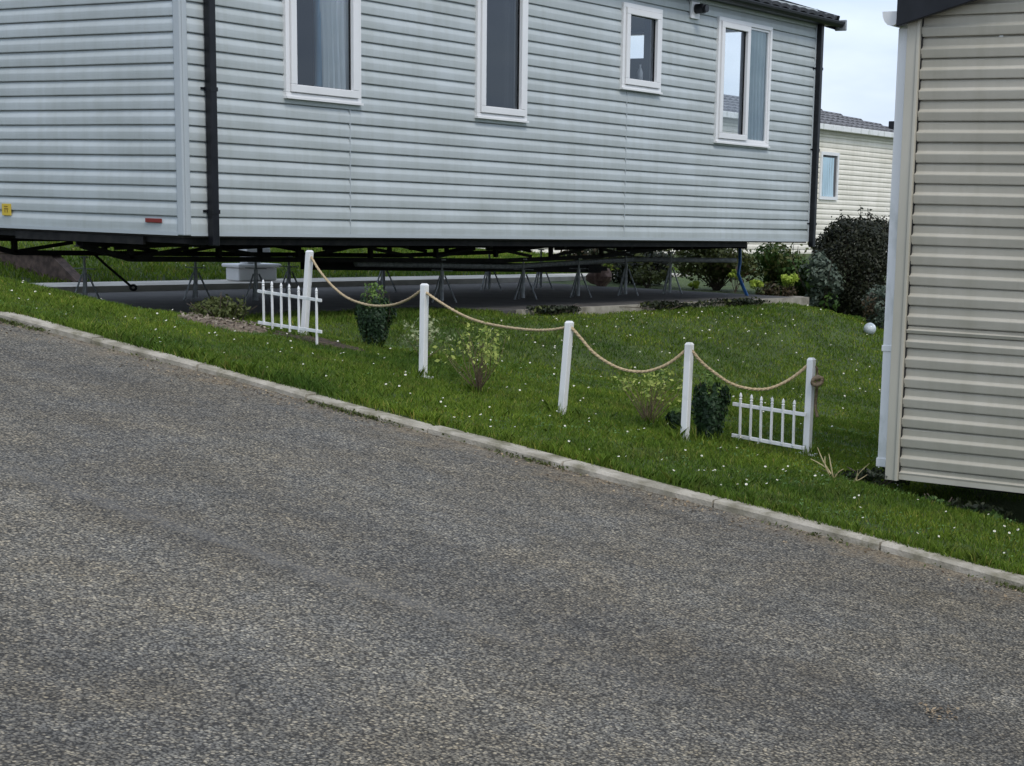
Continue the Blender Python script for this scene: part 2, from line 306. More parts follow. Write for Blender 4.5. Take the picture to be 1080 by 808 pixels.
def tag(o, label, cat, group=None, kind=None):
    if label: o['label'] = label
    if cat: o['category'] = cat
    if group: o['group'] = group
    if kind: o['kind'] = kind
    return o
def empty(name, loc, label, cat, group=None):
    o = bpy.data.objects.new(name, None); scene.collection.objects.link(o); o.location = loc; o.empty_display_size = .2
    return tag(o, label, cat, group)

# ------------------------------------------------------------------ terrain
def ss(x, a, b):
    t = np.clip((np.asarray(x, float) - a) / (b - a), 0, 1); return t * t * (3 - 2 * t)
def road_z(a, b): return H - 1.89 - .115 * np.clip(a, -60, 60) + .03 * (7.4 - np.clip(b, -14, 60)) - .035
def verge_z(a, b): return H - 1.89 - .115 * np.clip(a, -60, 60) + .03 * (7.4 - np.clip(b, 7, 12))
ZA = [-300, -60, -23, -19, -15.9, -14.5, -10.75, -10.2, -9.65, -9.2, -8.5, -7, -5, -3, 5, 60, 300]
ZB = [14, 5, 1.7, 1.25, .79, .69, .69, .635, .475, .30, .14, -.02, -.2, -.4, -.9, -3, -8]
def back_z(a, b):
    z = np.interp(a, ZA, ZB)
    far = ss(b, 18, 25); zf = np.interp(a, [-300, -60, -14, -10.75, -9.2, -5, 60], [8, 3, .72, .69, .42, -.2, -3])
    drop = (.2 * ss(b, 19, 20.7) + .9 * ss(b, 20.7, 24)) * ss(a, -12.7, -11.6) * (1 - ss(b, 60, 90))
    return z * (1 - far) + zf * far - drop
_G = np.random.default_rng(99).random((256, 256))
def vn(a, b, f, o=0):
    x = np.asarray(a, float) * f + 1000.3 + o * 17.7; y = np.asarray(b, float) * f + 1000.9 + o * 31.1; xi = np.floor(x).astype(int); yi = np.floor(y).astype(int); u = x - xi; v = y - yi
    u = u * u * (3 - 2 * u); v = v * v * (3 - 2 * v); g = lambda i, j: _G[(xi + i) & 255, (yi + j) & 255]
    return (g(0, 0) * (1 - u) + g(1, 0) * u) * (1 - v) + (g(0, 1) * (1 - u) + g(1, 1) * u) * v
def fbm(a, b, f, o=0): return (vn(a, b, f, o) + .5 * vn(a + .6 * b, b - .6 * a, f * 1.9, o + 1) + .25 * vn(a - .3 * b, b + .3 * a, f * 4.1, o + 2)) / 1.75
def lawn_z(a, b):
    a = np.asarray(a, float); b = np.asarray(b, float)
    bend = 9.9 + 5.1 * ss(a, -10.7, -7.8); st = 8.55 + .45 * ss(a, -10.6, -9.4)
    t = np.clip((b - st) / (bend - st), 0, 1)
    t = t * t * (3 - 2 * t)
    z = verge_z(a, b) * (1 - t) + back_z(a, b) * t
    # ground dug out under the beige home
    dig = ss(a, -4.25, -3.9) * ss(b, 8.72, 9.1) * (1 - ss(a, .2, .8))
    z = z - .27 * dig
    road = 1 - ss(b, 7.44, 7.50)
    z = z * (1 - road) + (road_z(a, b) - .12) * road
    und = (.12 * (fbm(a, b, .8, 5) - .5) * ss(b, 9.5, 11) + .014 * (vn(a, b, 5, 8) - .5) * ss(b, 7.6, 8.4)) * (1 - .8 * ss(b, 13, 18))
    padm = ss(a, -11.1, -10.75) + (1 - ss(a, -16, -15.6)) + (1 - ss(b, 9.8, 10.4))
    return z + und * np.clip(padm, 0, 1) + .006 * ss(b, 7.4, 7.6) - .022 * ss(b, 8.2, 9.0)
def axis(segs):
    o = []
    for a, b, n in segs: o += list(np.linspace(a, b, n, endpoint=False))
    return np.array(o + [segs[-1][1]])
ax = axis([(-400, -60, 10), (-60, -24, 18), (-24, -17, 28), (-17, -2.5, 180), (-2.5, 6, 34), (6, 60, 16), (60, 400, 8)])
bx = axis([(-300, -14, 8), (-14, 7.2, 8), (7.2, 7.4, 2), (7.4, 7.6, 16), (7.6, 11, 48), (11, 24, 80), (24, 60, 30), (60, 500, 14)])
A, B = np.meshgrid(ax, bx); Z = lawn_z(A, B)
nv = A.size; cols = A.shape[1]
me = bpy.data.meshes.new('lawn'); idx = np.arange(nv).reshape(A.shape)
q = np.stack([idx[:-1, :-1], idx[:-1, 1:], idx[1:, 1:], idx[1:, :-1]], -1).reshape(-1, 4)
me.from_pydata(np.stack([A, B, Z], -1).reshape(-1, 3).tolist(), [], q.tolist()); me.materials.append(M['lawn'])
me.polygons.foreach_set('use_smooth', [True] * len(me.polygons)); me.update()
lawn = bpy.data.objects.new('lawn', me); scene.collection.objects.link(lawn); tag(lawn, 'sloping daisy-dotted lawn beside the road', 'lawn', kind='structure')

mb = MB()
ra = np.concatenate([np.linspace(-60, -14, 12), np.linspace(-13, 4, 35), np.linspace(6, 60, 10)])
rb = np.concatenate([np.linspace(-13, 1, 6), np.linspace(1.5, 7.45, 14)])
for i in range(len(ra) - 1):
    for j in range(len(rb) - 1):
        c = [(ra[i], rb[j]), (ra[i + 1], rb[j]), (ra[i + 1], rb[j + 1]), (ra[i], rb[j + 1])]
        mb.quad(*[(x, y, float(road_z(x, y))) for x, y in c])
tag(mb.build('road', M['asphalt']), 'sloping grey tarmac road of coarse worn chippings', 'road', kind='structure')

# kerb: flush concrete edging stones, each a little out of line
kr = random.Random(3); mb = MB(); a = -60.0
kn = lambda a: 7.40 + .018 * math.sin(a * 1.3) + .012 * math.sin(a * 3.1 + 1)
while a < 30:
    n = .91; x0, x1 = a + .006, a + n - .006; dz = kr.uniform(-.006, .008); dy = kr.uniform(-.006, .006)
    k = 6
    for i in range(k):
        u0 = x0 + (x1 - x0) * i / k; u1 = x0 + (x1 - x0) * (i + 1) / k
        pr = []
        for u in (u0, u1):
            zt = float(verge_z(u, 7.4)) + dz; y = kn(u) + dy; w = .003 * math.sin(u * 37) + .002 * math.sin(u * 91)
            pr.append([(u, y - w, zt - .16), (u, y - w, zt - .012), (u, y + .010 - w, zt + w * .5), (u, y + .105, zt + w * .5), (u, y + .115, zt - .012), (u, y + .115, zt - .16)])
        for j in range(5): mb.quad(pr[0][j], pr[1][j], pr[1][j + 1], pr[0][j + 1])
        if i == 0: mb.quad(*pr[0])
        if i == k - 1: mb.quad(*reversed(pr[1]))
    a += n
tag(mb.build('kerb', M['kerb']), 'pale concrete edging between road and grass', 'kerb', kind='structure')

# slab and path
tag(MB().box((-15.04, 9.95, .3), (-11.75, 13.7, .722)).box((-15.04, 13.7, .3), (-10.76, 19.75, .722)).build('concrete_slab', M['shaded_pad']), 'flat concrete base under the grey home', 'slab', kind='structure')
tag(MB().box((-10.755, 13.9, .45), (-10.68, 19.78, .728)).box((-10.90, 19.6, .726), (-10.757, 19.78, .732)).build('slab_lit_edge', M['concrete']), 'concrete edge of the base along the lawn, coloured paler as daylit', 'edging', kind='structure')  # daylight on the slab's front edge, painted as a lighter strip
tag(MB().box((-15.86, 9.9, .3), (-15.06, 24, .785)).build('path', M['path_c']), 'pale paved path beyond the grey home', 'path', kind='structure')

# ------------------------------------------------------------------ homes
P = .115
PROF_G = [(0, -.014), (.07, -.014), (.07, .012), (.12, .0135), (.40, .0148), (.56, .0148), (.62, .0135), (1.0, -.003)]
PROF_B = [(0, -.010), (.055, -.010), (.055, .009), (.10, .0105), (.44, .0165), (.48, .0160), (.575, .0035), (.63, .0), (.92, .002), (1.0, -.005)]
def siding(O, U, Nn, u0, u1, z0, rows, prof, openings=(), top=None, seed=1, step=.55, topf=None):
    """lapped boards: rows is a list of course heights; prof = (height fraction, outward) of one course"""
    rr = random.Random(seed); O, U, Nn = Vector(O), Vector(U), Vector(Nn)
    br = {u0, u1}
    for o in openings: br |= {o[0], o[1]}
    n = int((u1 - u0) / step)
    base = sorted(br); full = []
    for s, e in zip(base[:-1], base[1:]):
        k = max(1, int((e - s) / step)); full += [s + (e - s) * i / k for i in range(k)]
    full.append(base[-1])
    mb = MB(); z = z0
    for h in rows:
        offs = [rr.uniform(-.0018, .0018) for _ in full]; zo = [rr.uniform(-.0014, .0014) for _ in full]
        for (f0, o0), (f1, o1) in zip(prof[:-1], prof[1:]):
            za, zb = z + f0 * h, z + f1 * h; zm = (za + zb) / 2
            for i in range(len(full) - 1):
                ua, ub = full[i], full[i + 1]; um = (ua + ub) / 2
                if any(a <= um <= b and c <= zm <= d for a, b, c, d in openings): continue
                if topf and zm > topf(um): continue
                w = lambda u, o, zz, k: O + U * u + Nn * (o + offs[k]) + Vector((0, 0, zz + zo[k]))
                mb.quad(w(ua, o0, za, i), w(ub, o0, za, i + 1), w(ub, o1, zb, i + 1), w(ua, o1, zb, i))
        z += h
    return mb

def tile_roof(O, U, V, lu, lv, wave=.22, course=.33, amp=.022):
    """pantile slope: U along the eave, V up the slope"""
    O, U, V = Vector(O), Vector(U).normalized(), Vector(V).normalized(); Nn = U.cross(V).normalized()
    if Nn.z < 0: Nn = -Nn
    mb = MB(); nu = max(2, int(lu / (wave / 6))); nc = max(1, int(round(lv / course)))
    for c in range(nc):
        for e0, e1, h0, h1 in ((0, 1, .03, 0.0),):
            v0, v1 = lv * c / nc, lv * (c + 1) / nc
            for i in range(nu):
                ua, ub = lu * i / nu, lu * (i + 1) / nu
                ha = amp * (abs(math.sin(math.pi * ua / wave))) ; hb = amp * (abs(math.sin(math.pi * ub / wave)))
                mb.quad(O + U * ua + V * v0 + Nn * (ha + h0), O + U * ub + V * v0 + Nn * (hb + h0), O + U * ub + V * v1 + Nn * (hb + h1), O + U * ua + V * v1 + Nn * (ha + h1))
                mb.quad(O + U * ua + V * v0 + Nn * (ha + h0), O + U * ub + V * v0 + Nn * (hb + h0), O + U * ub + V * v0 + Nn * (hb - .01), O + U * ua + V * v0 + Nn * (ha - .01))
    return mb

def frame_ring(O, U, Nn, u0, u1, z0, z1, w, d0, d1):
    """four butted bars round a rectangle, between outward distances d0 and d1"""
    O, U, Nn = Vector(O), Vector(U), Vector(Nn); mb = MB()
    def bx_(a, b, c, d):
        p = [O + U * uu + Nn * dd + Vector((0, 0, zz)) for uu in (a, b) for dd in (d0, d1) for zz in (c, d)]
        n = len(mb.v); mb.v += [tuple(x) for x in p]
        for f in ((0, 1, 3, 2), (4, 6, 7, 5), (0, 4, 5, 1), (2, 3, 7, 6), (0, 2, 6, 4), (1, 5, 7, 3)): mb.f.append(tuple(n + i for i in f))
    bx_(u0, u1, z0, z0 + w); bx_(u0, u1, z1 - w, z1); bx_(u0, u0 + w, z0 + w, z1 - w); bx_(u1 - w, u1, z0 + w, z1 - w)
    return mb
def panel(O, U, Nn, u0, u1, z0, z1, d):
    O, U, Nn = Vector(O), Vector(U), Vector(Nn)
    return MB().quad(*[O + U * u + Nn * d + Vector((0, 0, z)) for u, z in ((u0, z0), (u1, z0), (u1, z1), (u0, z1))])
def curtain(O, U, Nn, ua, ub, z0, z1, d, mat_, parent, gather=0, label=None):
    O, U, Nn = Vector(O), Vector(U), Vector(Nn); mb = MB(); n = 40
    cols = []
    for i in range(n + 1):
        t = i / n; row = []
        for k, z in enumerate(np.linspace(z0, z1, 7)):
            s = (z - z0) / (z1 - z0); u = ua + (ub - ua) * t + gather * (1 - s) * (1 - t) ** 2 + .01 * math.sin(s * 5 + t * 3)
            row.append(O + U * u + Nn * (d + .018 * math.sin(t * 34 + s * 1.3) + .008 * math.sin(t * 71)) + Vector((0, 0, float(z))))
        cols.append(row)
    for i in range(n):
        for k in range(6): mb.quad(cols[i][k], cols[i + 1][k], cols[i + 1][k + 1], cols[i][k + 1])
    o = mb.build('curtain', mat_, parent, smooth=True)
    if label: o['label'] = label
    return o
def window(O, U, Nn, u0, u1, z0, z1, parent, label, split=None):
    o = frame_ring(O, U, Nn, u0, u1, z0, z1, .045, -.06, .038).build('window', M['white_upvc'], parent, bevel=.004); o['label'] = label
    # sloping sill lip
    a = Vector(O) + Vector(U) * u0; 
    sm = MB(); sm.bar(Vector(O) + Vector(U) * (u0 - .008) + Vector(Nn) * .03 + Vector((0, 0, z0 + .004)), Vector(O) + Vector(U) * (u1 + .008) + Vector(Nn) * .03 + Vector((0, 0, z0 + .004)), .05, .018, Nn)
    sm.build('sill', M['white_upvc'], o)
    s1 = split or u1 - .045
    sash = frame_ring(O, U, Nn, u0 + .049, s1 - (.0 if split else .004), z0 + .049, z1 - .049, .062, -.045, .056).build('sash', M['white_upvc'], o, bevel=.005)
    panel(O, U, Nn, u0 + .108, s1 - .06, z0 + .108, z1 - .108, .012).build('pane', M['glass'], o)
    bead = frame_ring(O, U, Nn, u0 + .1085, s1 - .0605 - (0 if split else .004), z0 + .1085, z1 - .1085, .007, .0, .02).build('gasket', M['dark_rubber'], o)
    if split:
        frame_ring(O, U, Nn, split + .004, u1 - .047, z0 + .047, z1 - .047, .022, -.045, .022).build('fixed_light', M['white_upvc'], o)
        panel(O, U, Nn, split + .024, u1 - .067, z0 + .067, z1 - .067, .004).build('pane', M['glass'], o)
    return o

# ---------------- the grey home
GX, GY = -10.737, 9.702; GZ = 1.425; EAVE = 4.06; GE = 19.80; GW = -14.62
home = empty('static_caravan', (GX, GY, .72), 'blue-grey clad static holiday home with black gutter, raised on steel stands above the lawn', 'static caravan')
rows = [.128] + [P] * 23
WB = ((GX, 0, 0), (0, 1, 0), (1, 0, 0)); WA = ((0, GY, 0), (1, 0, 0), (0, -1, 0)); WE = ((0, GE, 0), (-1, 0, 0), (0, 1, 0)); WW = ((GW, 0, 0), (0, -1, 0), (-1, 0, 0))
wins = [(10.775, 11.66, 2.525, 3.885), (13.216, 13.975, 2.518, 3.885), (15.574, 16.305, 2.952, 3.815), (17.455, 18.655, 2.505, 3.875)]
side = siding(*WB, GY + .05, GE, GZ, rows, PROF_G, wins, seed=2).build('side_wall', M['grey_siding'], home)
end = siding(*WA, GW, GX - .05, GZ, rows + [P] * 6, PROF_G, (), seed=3, topf=lambda u: EAVE + .02 + (min(u - GW, GX - u)) * .27).build('end_wall', M['grey_siding'], home)
patio = [(11.70, 13.60, 2.45, 4.03)]
siding(*WE, -GX, -GW, GZ, rows + [P] * 6, PROF_G, patio, seed=4, topf=lambda u: EAVE + .02 + (min(-u - GW, GX + u)) * .27).build('end_wall', M['grey_siding'], home)
siding(*WW, -GE, -GY, GZ, rows, PROF_G, (), seed=5).build('side_wall', M['grey_siding'], home)
# inner shell
mb = MB()
def inner(mb, O, U, Nn, u0, u1, z0, z1, ops, d=-.07):
    O, U, Nn = Vector(O), Vector(U), Vector(Nn); us = sorted({u0, u1} | {o[0] for o in ops} | {o[1] for o in ops}); zs = sorted({z0, z1} | {o[2] for o in ops} | {o[3] for o in ops})
    for a, b in zip(us[:-1], us[1:]):
        for c, e in zip(zs[:-1], zs[1:]):
            if any(o[0] <= (a + b) / 2 <= o[1] and o[2] <= (c + e) / 2 <= o[3] for o in ops): continue
            mb.quad(*[O + U * u + Nn * d + Vector((0, 0, z)) for u, z in ((a, c), (b, c), (b, e), (a, e))])
IZ0, IZ1 = GZ + .1, 4.03
sh = lambda o, k: [(x[0] + k, x[1] - k, x[2] + k, x[3] - k) for x in o]
inner(mb, *WB, GY + .07, GE - .07, IZ0, IZ1, sh(wins, .03)); inner(mb, *WE, -GX + .07, -GW - .07, IZ0, IZ1, sh(patio, .03))
inner(mb, *WA, GW + .07, GX - .07, IZ0, IZ1, []); inner(mb, *WW, -GE + .07, -GY - .07, IZ0, IZ1, [])
mb.quad((GX - .07, GY + .07, IZ1), (GX - .07, GE - .07, IZ1), (GW + .07, GE - .07, IZ1), (GW + .07, GY + .07, IZ1))
# partitions between rooms
mb.box((GW + .08, 17.15, IZ0 + .002), (GX - .08, 17.2, 3.41)); mb.box((-11.50, 17.15, 3.41), (GX - .08, 17.2, IZ1 - .002))
for y in (12.6, 14.9): mb.box((GW + .08, y, IZ0 + .002), (GX - .08, y + .05, IZ1 - .002))
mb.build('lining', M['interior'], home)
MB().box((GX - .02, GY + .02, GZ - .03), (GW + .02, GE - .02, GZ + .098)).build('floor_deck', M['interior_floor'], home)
# trims
tr = MB(); w = .052; t = .024
for z0_, z1_ in ((GZ - .012, EAVE),):
    tr.box((GX - w, GY - t, z0_), (GX + t, GY - .001, z1_)); tr.box((GX + .001, GY, z0_), (GX + t, GY + w, z1_))
tr.build('corner_trim', M['grey_trim'], home, bevel=.008)
MB().box((GX + .001, GE - .05, GZ - .012), (GX + .022, GE + .02, EAVE)).build('corner_trim', M['grey_trim'], home, bevel=.006)
mb = MB(); mb.box((GX + .012, GY + .05, GZ - .014), (GX + .020, GE - .05, GZ + .012)); mb.box((GW, GY - .020, GZ - .014), (GX - w, GY - .012, GZ + .012))
mb.build('bottom_trim', M['grey_trim'], home)
# panel joints below the windows
mb = MB()
for y, zt in ((11.54, 2.51), (15.70, 2.93)): mb.box((GX + .005, y, GZ + .01), (GX + .0165, y + .006, zt))
mb.build('joint_strip', M['grey_trim'], home)
# windows
for i, (w_, lab, sp) in enumerate(zip(wins, ['tall white window with a pale curtain bunched to its right', 'tall narrow white window, dark inside', 'small square white window near the eave', 'white window of two lights with a sheer curtain'], [None, None, None, 18.13])):
    wo = window(*WB, *w_, home, lab, sp)
    if i == 0:
        curtain(*WB, 11.20, 11.60, 2.55, 3.86, -.03, M['curtain'], wo, gather=.04); curtain(*WB, 11.16, 11.24, 2.55, 3.86, -.026, M['curtain_blue'], wo)
        curtain(*WB, 10.80, 10.895, 2.55, 3.86, -.05, M['curtain_blue'], wo)
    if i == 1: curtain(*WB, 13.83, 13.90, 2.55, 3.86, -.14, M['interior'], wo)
    if i == 2:
        MB().lathe((GX - .10, 16.10, 3.06), [(0, 0), (.03, 0), (.032, .10), (.02, .13), (.012, .15), (.013, .18), (0, .18)], 12).build('bottle', M['white_upvc'], wo, smooth=True)
    if i == 3: curtain(*WB, 18.13, 18.62, 2.55, 3.85, -.03, M['curtain_green'], wo, gather=.05)
frame_ring(*WE, *patio[0], .06, -.05, .04).build('window', M['white_upvc'], home)
panel(*WE, patio[0][0] + .06, patio[0][1] - .06, patio[0][2] + .06, patio[0][3] - .06, .0).build('pane', M['glass'], bpy.data.objects[-1] if False else home)
# roof
RG = (GX + GW) / 2; RZ = 4.10 + (GX - RG + .16) * .27
th = math.atan(.27); lv = math.hypot(GX + .16 - RG, RZ - 4.10)
rf = MB()
for s in (1, -1):
    ex = RG + s * (GX + .16 - RG); V = (-s * math.cos(th), 0, math.sin(th))
    t_ = tile_roof((ex, GY - .12, 4.10), (0, 1, 0), V, GE - GY + .36, lv); n = len(rf.v); rf.v += t_.v; rf.f += [tuple(n + i for i in f) for f in t_.f]
rf.build('roof', M['roof_dark'], home)
mb = MB()   # barge boards and soffit
for y in (GY - .14, GE + .21):
    for s in (1, -1):
        mb.bar((RG + s * (GX + .17 - RG), y, 4.06), (RG, y, RZ - .02), .03, .17, (0, 1, 0))
mb.box((GX + .02, GY - .12, 4.02), (GX + .13, GE + .22, 4.045))
mb.build('fascia', M['black_plastic'], home)
gut = MB(); k = 8; ys = (GY - .13, GE + .32)
for r_ in (.058,):
    pts = [(GX + .155 + r_ * math.cos(math.pi + math.pi * i / k), 4.075 + r_ * 1.1 * math.sin(math.pi + math.pi * i / k)) for i in range(k + 1)]
    for (xa, za), (xb, zb) in zip(pts[:-1], pts[1:]): gut.quad((xa, ys[0], za), (xa, ys[1], za), (xb, ys[1], zb), (xb, ys[0], zb))
    gut.box((GX + .095, ys[0], 4.06), (GX + .10, ys[1], 4.09)); gut.box((GX + .208, ys[0], 4.07), (GX + .216, ys[1], 4.082))
gut.build('gutter', M['black_plastic'], home)
MB().box((GX + .07, GE + .322, 3.98), (GX + .23, GE + .35, 4.11)).build('gutter_end', M['galv'], home, bevel=.01)
def downpipe(x, y, z0, z1, w, mt, parent, brackets, out=(1, 0)):
    o = MB().box((x, y, z0), (x + w, y + w, z1)).build('downpipe', mt, parent, bevel=.008)
    for z in brackets:
        mb = MB(); mb.box((x - .02, y - .035, z - .006), (x - .002, y + .01, z + .012)); mb.box((x - .003, y - .004, z - .016), (x + w + .004, y + w + .004, z + .016))
        mb.build('bracket', mt, o)
    return o
downpipe(GX + .024, GY + .215, 1.335, 4.03, .066, M['black_plastic'], home, (1.60, 2.53, 3.5))
downpipe(GX + .024, GE - .04, 1.345, 4.03, .066, M['black_plastic'], home, (1.63, 2.53, 3.5))
# flue terminal
fl = MB().box((GX + .014, 16.86, 3.79), (GX + .045, 17.03, 4.0 - .03)).build('flue_plate', M['white_upvc'], home, bevel=.006)
MB().tube([(GX + .03, 16.95, 3.895), (GX + .15, 16.95, 3.895)], [.052, .052], 16).tube([(GX + .149, 16.95, 3.895), (GX + .185, 16.95, 3.895)], [.04, .04], 16).build('flue_cowl', M['black_plastic'], fl, smooth=False)
# plates on the end wall
MB().box((-12.885, GY - .024, 1.515), (-12.775, GY - .017, 1.61)).build('warning_sticker', M['yellow'], home)
MB().box((-12.855, GY - .0262, 1.565), (-12.805, GY - .0245, 1.573)).box((-12.855, GY - .0262, 1.585), (-12.81, GY - .0245, 1.592)).box((-12.85, GY - .0262, 1.54), (-12.842, GY - .0245, 1.56)).box((-12.82, GY - .0262, 1.54), (-12.812, GY - .0245, 1.56)).build('sticker_mark', M['sticker_ink'], home)
MB().box((-11.145, GY - .028, 1.503), (-10.965, GY - .015, 1.536)).build('reflector', M['red'], home, bevel=.003)
# chassis: longitudinal beams trussed underneath, cross members, outriggers
XB = (-12.0, -13.5); cz = 1.395
for xb in XB:
    mb = MB(); mb.box((xb - .03, GY, cz - .11), (xb + .03, GE - .02, cz - .10)); mb.box((xb - .004, GY, cz - .10), (xb + .004, GE - .02, cz - .012)); mb.box((xb - .03, GY, cz - .012), (xb + .03, GE - .02, cz))
    mb.build('chassis_beam', M['chassis'], home)
    mb = MB(); zb = 1.165
    pts = [(xb, GY + .05, cz - .1), (xb, GY + .55, zb + .02), (xb, GY + 3.5, zb), (xb, 15.3, zb - .015), (xb, 17.0, zb + .02), (xb, 18.6, cz - .09)]
    for p_, q_ in zip(pts[:-1], pts[1:]): mb.bar(p_, q_, .04, .045)
    yy = GY + .55; fl_ = 0
    while yy < 17.6:
        mb.bar((xb, yy, zb + .02), (xb, yy, cz - .11), .04, .04)
        if fl_ % 2 == 0: mb.bar((xb, yy + .02, zb + .03), (xb, yy + .62, cz - .12), .03, .03)
        else: mb.bar((xb, yy + .62, zb + .03), (xb, yy + .02, cz - .12), .03, .03)
        yy += .98; fl_ += 1
    mb.build('truss', M['chassis'], home)
mb = MB()
for y in np.arange(GY + .35, GE, 1.22):
    mb.box((GW + .1, y, cz - .08), (GX - .2, y + .05, cz - .015))
    mb.bar((XB[0] + .03, y + .025, cz - .11), (GX - .2, y + .025, cz - .035), .04, .05); mb.bar((XB[1] - .03, y + .025, cz - .14), (GW + .12, y + .025, cz - .04), .05, .06)
mb.build('outrigger', M['chassis'], home)
MB().box((GW + .06, GY + .03, cz - .045), (GX - .03, GY + .10, cz)).build('end_member', M['chassis'], home)
MB().box((-12.75, GY - .005, 1.33), (-11.2, GY + .025, 1.392)).build('drawbar_mount', M['chassis'], home)
MB().box((GX - .16, GY + .1, cz - .055), (GX - .06, 18.4, cz)).build('edge_member', M['chassis'], home)
MB().bar((-12.6, 12.9, 1.10), (-12.6, 17.9, 1.02), .10, .10).bar((-12.6, 17.6, 1.02), (-12.6, 18.0, 1.02), .14, .05).build('drawbar', M['chassis'], home)
mb = MB(); mb.tube([(-13.2, 10.79, 1.24), (-13.2, 11.0, 1.08), (-13.2, 11.27, .89)], .012, 8)
mb.tube([(-13.2 + .018 * math.cos(t), 11.30 + .018 * math.cos(t), .875 + .022 * math.sin(t)) for t in np.linspace(0, 6.28, 14)], .012, 6, False)
mb.build('tie_bar', M['chassis'], home)
MB().tube([(-12.2, 13.2, 1.12), (-12.1, 15.5, 1.08), (-12.3, 18.2, 1.14), (-11.6, 19.5, 1.15)], .03, 10).build('waste_pipe', M['galv'], home)

# axle stands
def make_stand(x, y, ztop, label):
    zb = .724; o = empty('axle_stand', (x, y, zb), label, 'axle stand', 'axle stands under the grey home')
    h = ztop - zb; mb = MB()
    for k in range(3):
        t = 2 * math.pi * k / 3 + .5; c, s = math.cos(t), math.sin(t)
        mb.bar((x + .03 * c, y + .03 * s, zb + h * .62), (x + .15 * c, y + .15 * s, zb + .006), .010, .015)
    mb.build('legs_frame', M['galv'], o)
    MB().tube([(x, y, zb + .02), (x, y, zb + h * .72)], .019, 10).build('tube', M['galv'], o)
    MB().tube([(x, y, zb + h * .7), (x, y, ztop)], .011, 8).tube([(x, y, ztop - .012), (x, y, ztop)], .04, 10).build('screw', M['galv'], o)
    MB().bar((x - .11, y - .03, zb + h * .74), (x + .11, y + .03, zb + h * .74), .012, .010).build('handle', M['galv'], o)
    return o
far_lab = 'grey steel screw stand standing deep under the grey home'
near_lab = 'grey steel tripod stand under the near chassis beam'
stands = [(-12.9, 12.55, 'steel tripod stand beside the first picket panel, in front of the white chest'), (-12.0, 14.27, 'steel stand seen just above the second rope post'),
          (-12.0, 15.64, 'wide-legged steel stand in the middle of the near beam'), (-12.0, 16.67, 'steel stand just right of the wide-legged middle one'),
          (-12.0, 17.63, 'second steel stand from the blue hose'), (-12.0, 18.6, 'last steel stand before the blue hose')]
far = [(-13.5, 11.0, 'leftmost steel stand, between the yellow sticker and the red reflector, over the grass'), (-13.5, 12.33, 'far-row steel stand left of the white storage chest'), (-13.5, 13.6, 'far-row steel stand right of the white storage chest'),
       (-13.9, 15.5, 'far-row steel stand behind the dark conical shrub'), (-13.6, 17.05, 'far-row steel stand in the middle, before the green bank'), (-13.5, 17.95, 'far-row steel stand before the reddish stone')]
for x, y, l in stands: make_stand(x, y, 1.17 if y < 17 else 1.24, l)
for x, y, l in far: make_stand(x, y, 1.15 if y < 17 else 1.22, l)

# blue hose
hs = MB().tube([(-11.62, 19.62, 1.30), (-11.60, 19.60, 1.12), (-11.56, 19.5, .98), (-11.46, 19.45, .84), (-11.36, 19.4, .72), (-11.33, 19.38, .66)], .022, 10).build('hose', M['blue_hose'], smooth=True)
tag(hs, 'blue hose hanging from the chassis end to the lawn', 'hose')

# ---------------- beige home on the right
BX, BY, BZ = -4.262, 8.90, .286; BE = 2.72; BW = 3.9
bh = empty('static_caravan', (BX, BY, BZ - .3), 'beige clad static home with a dark barge board, at the right edge', 'static caravan')
brow = [.056] + [.1095] * 6 + [.080, .042] + [.1085] * 20
gable = lambda u: BE + .03 + min(u - BX, BX + BW - u) * .27
siding((0, BY, 0), (1, 0, 0), (0, -1, 0), BX + .075, BX + BW, BZ, brow, PROF_B, (), seed=12, topf=gable).build('end_wall', M['beige_siding'], bh)
siding((BX, 0, 0), (0, -1, 0), (-1, 0, 0), -BY - 10.6, -BY - .02, BZ, [P] * 21, PROF_B, (), seed=13).build('side_wall', M['beige_siding'], bh)
siding((BX + BW, 0, 0), (0, 1, 0), (1, 0, 0), BY + .02, BY + 10.6, BZ, [P] * 21, PROF_B, (), seed=14).build('side_wall', M['beige_siding'], bh)
siding((0, BY + 10.6, 0), (-1, 0, 0), (0, 1, 0), -BX - BW, -BX, BZ, brow, PROF_B, (), seed=15, topf=lambda u: gable(-u)).build('end_wall', M['beige_siding'], bh)
mb = MB(); mb.box((BX - .006, BY - .026, BZ - .02), (BX + .052, BY, BE + .02)); mb.box((BX - .006, BY + .001, BZ - .02), (BX - .002, BY + .06, BE + .02)); mb.box((BX + .055, BY - .034, BZ - .02), (BX + .072, BY, BE + .03))
mb.build('corner_trim', M['beige_trim'], bh, bevel=.004)
MB().box((BX + .0725, BY - .012, BZ), (BX + .078, BY + .01, BE + .03)).build('gasket', M['dark_rubber'], bh)
MB().box((BX + .075, BY - .016, BZ - .012), (BX + BW, BY - .004, BZ + .014)).build('bottom_trim', M['beige_trim'], bh)
dp = MB().box((BX - .085, BY + .03, BZ + .045), (BX - .022, BY + .09, BE - .02)).build('downpipe', M['white_paint'], bh, bevel=.006)
mb = MB(); mb.box((BX - .09, BY + .024, BZ + .04), (BX - .018, BY + .095, BZ + .09)); mb.box((BX - .09, BY + .024, .970), (BX - .018, BY + .095, 1.005)); mb.build('collar', M['white_paint'], dp, bevel=.004)
mb = MB()
tb = .27; 
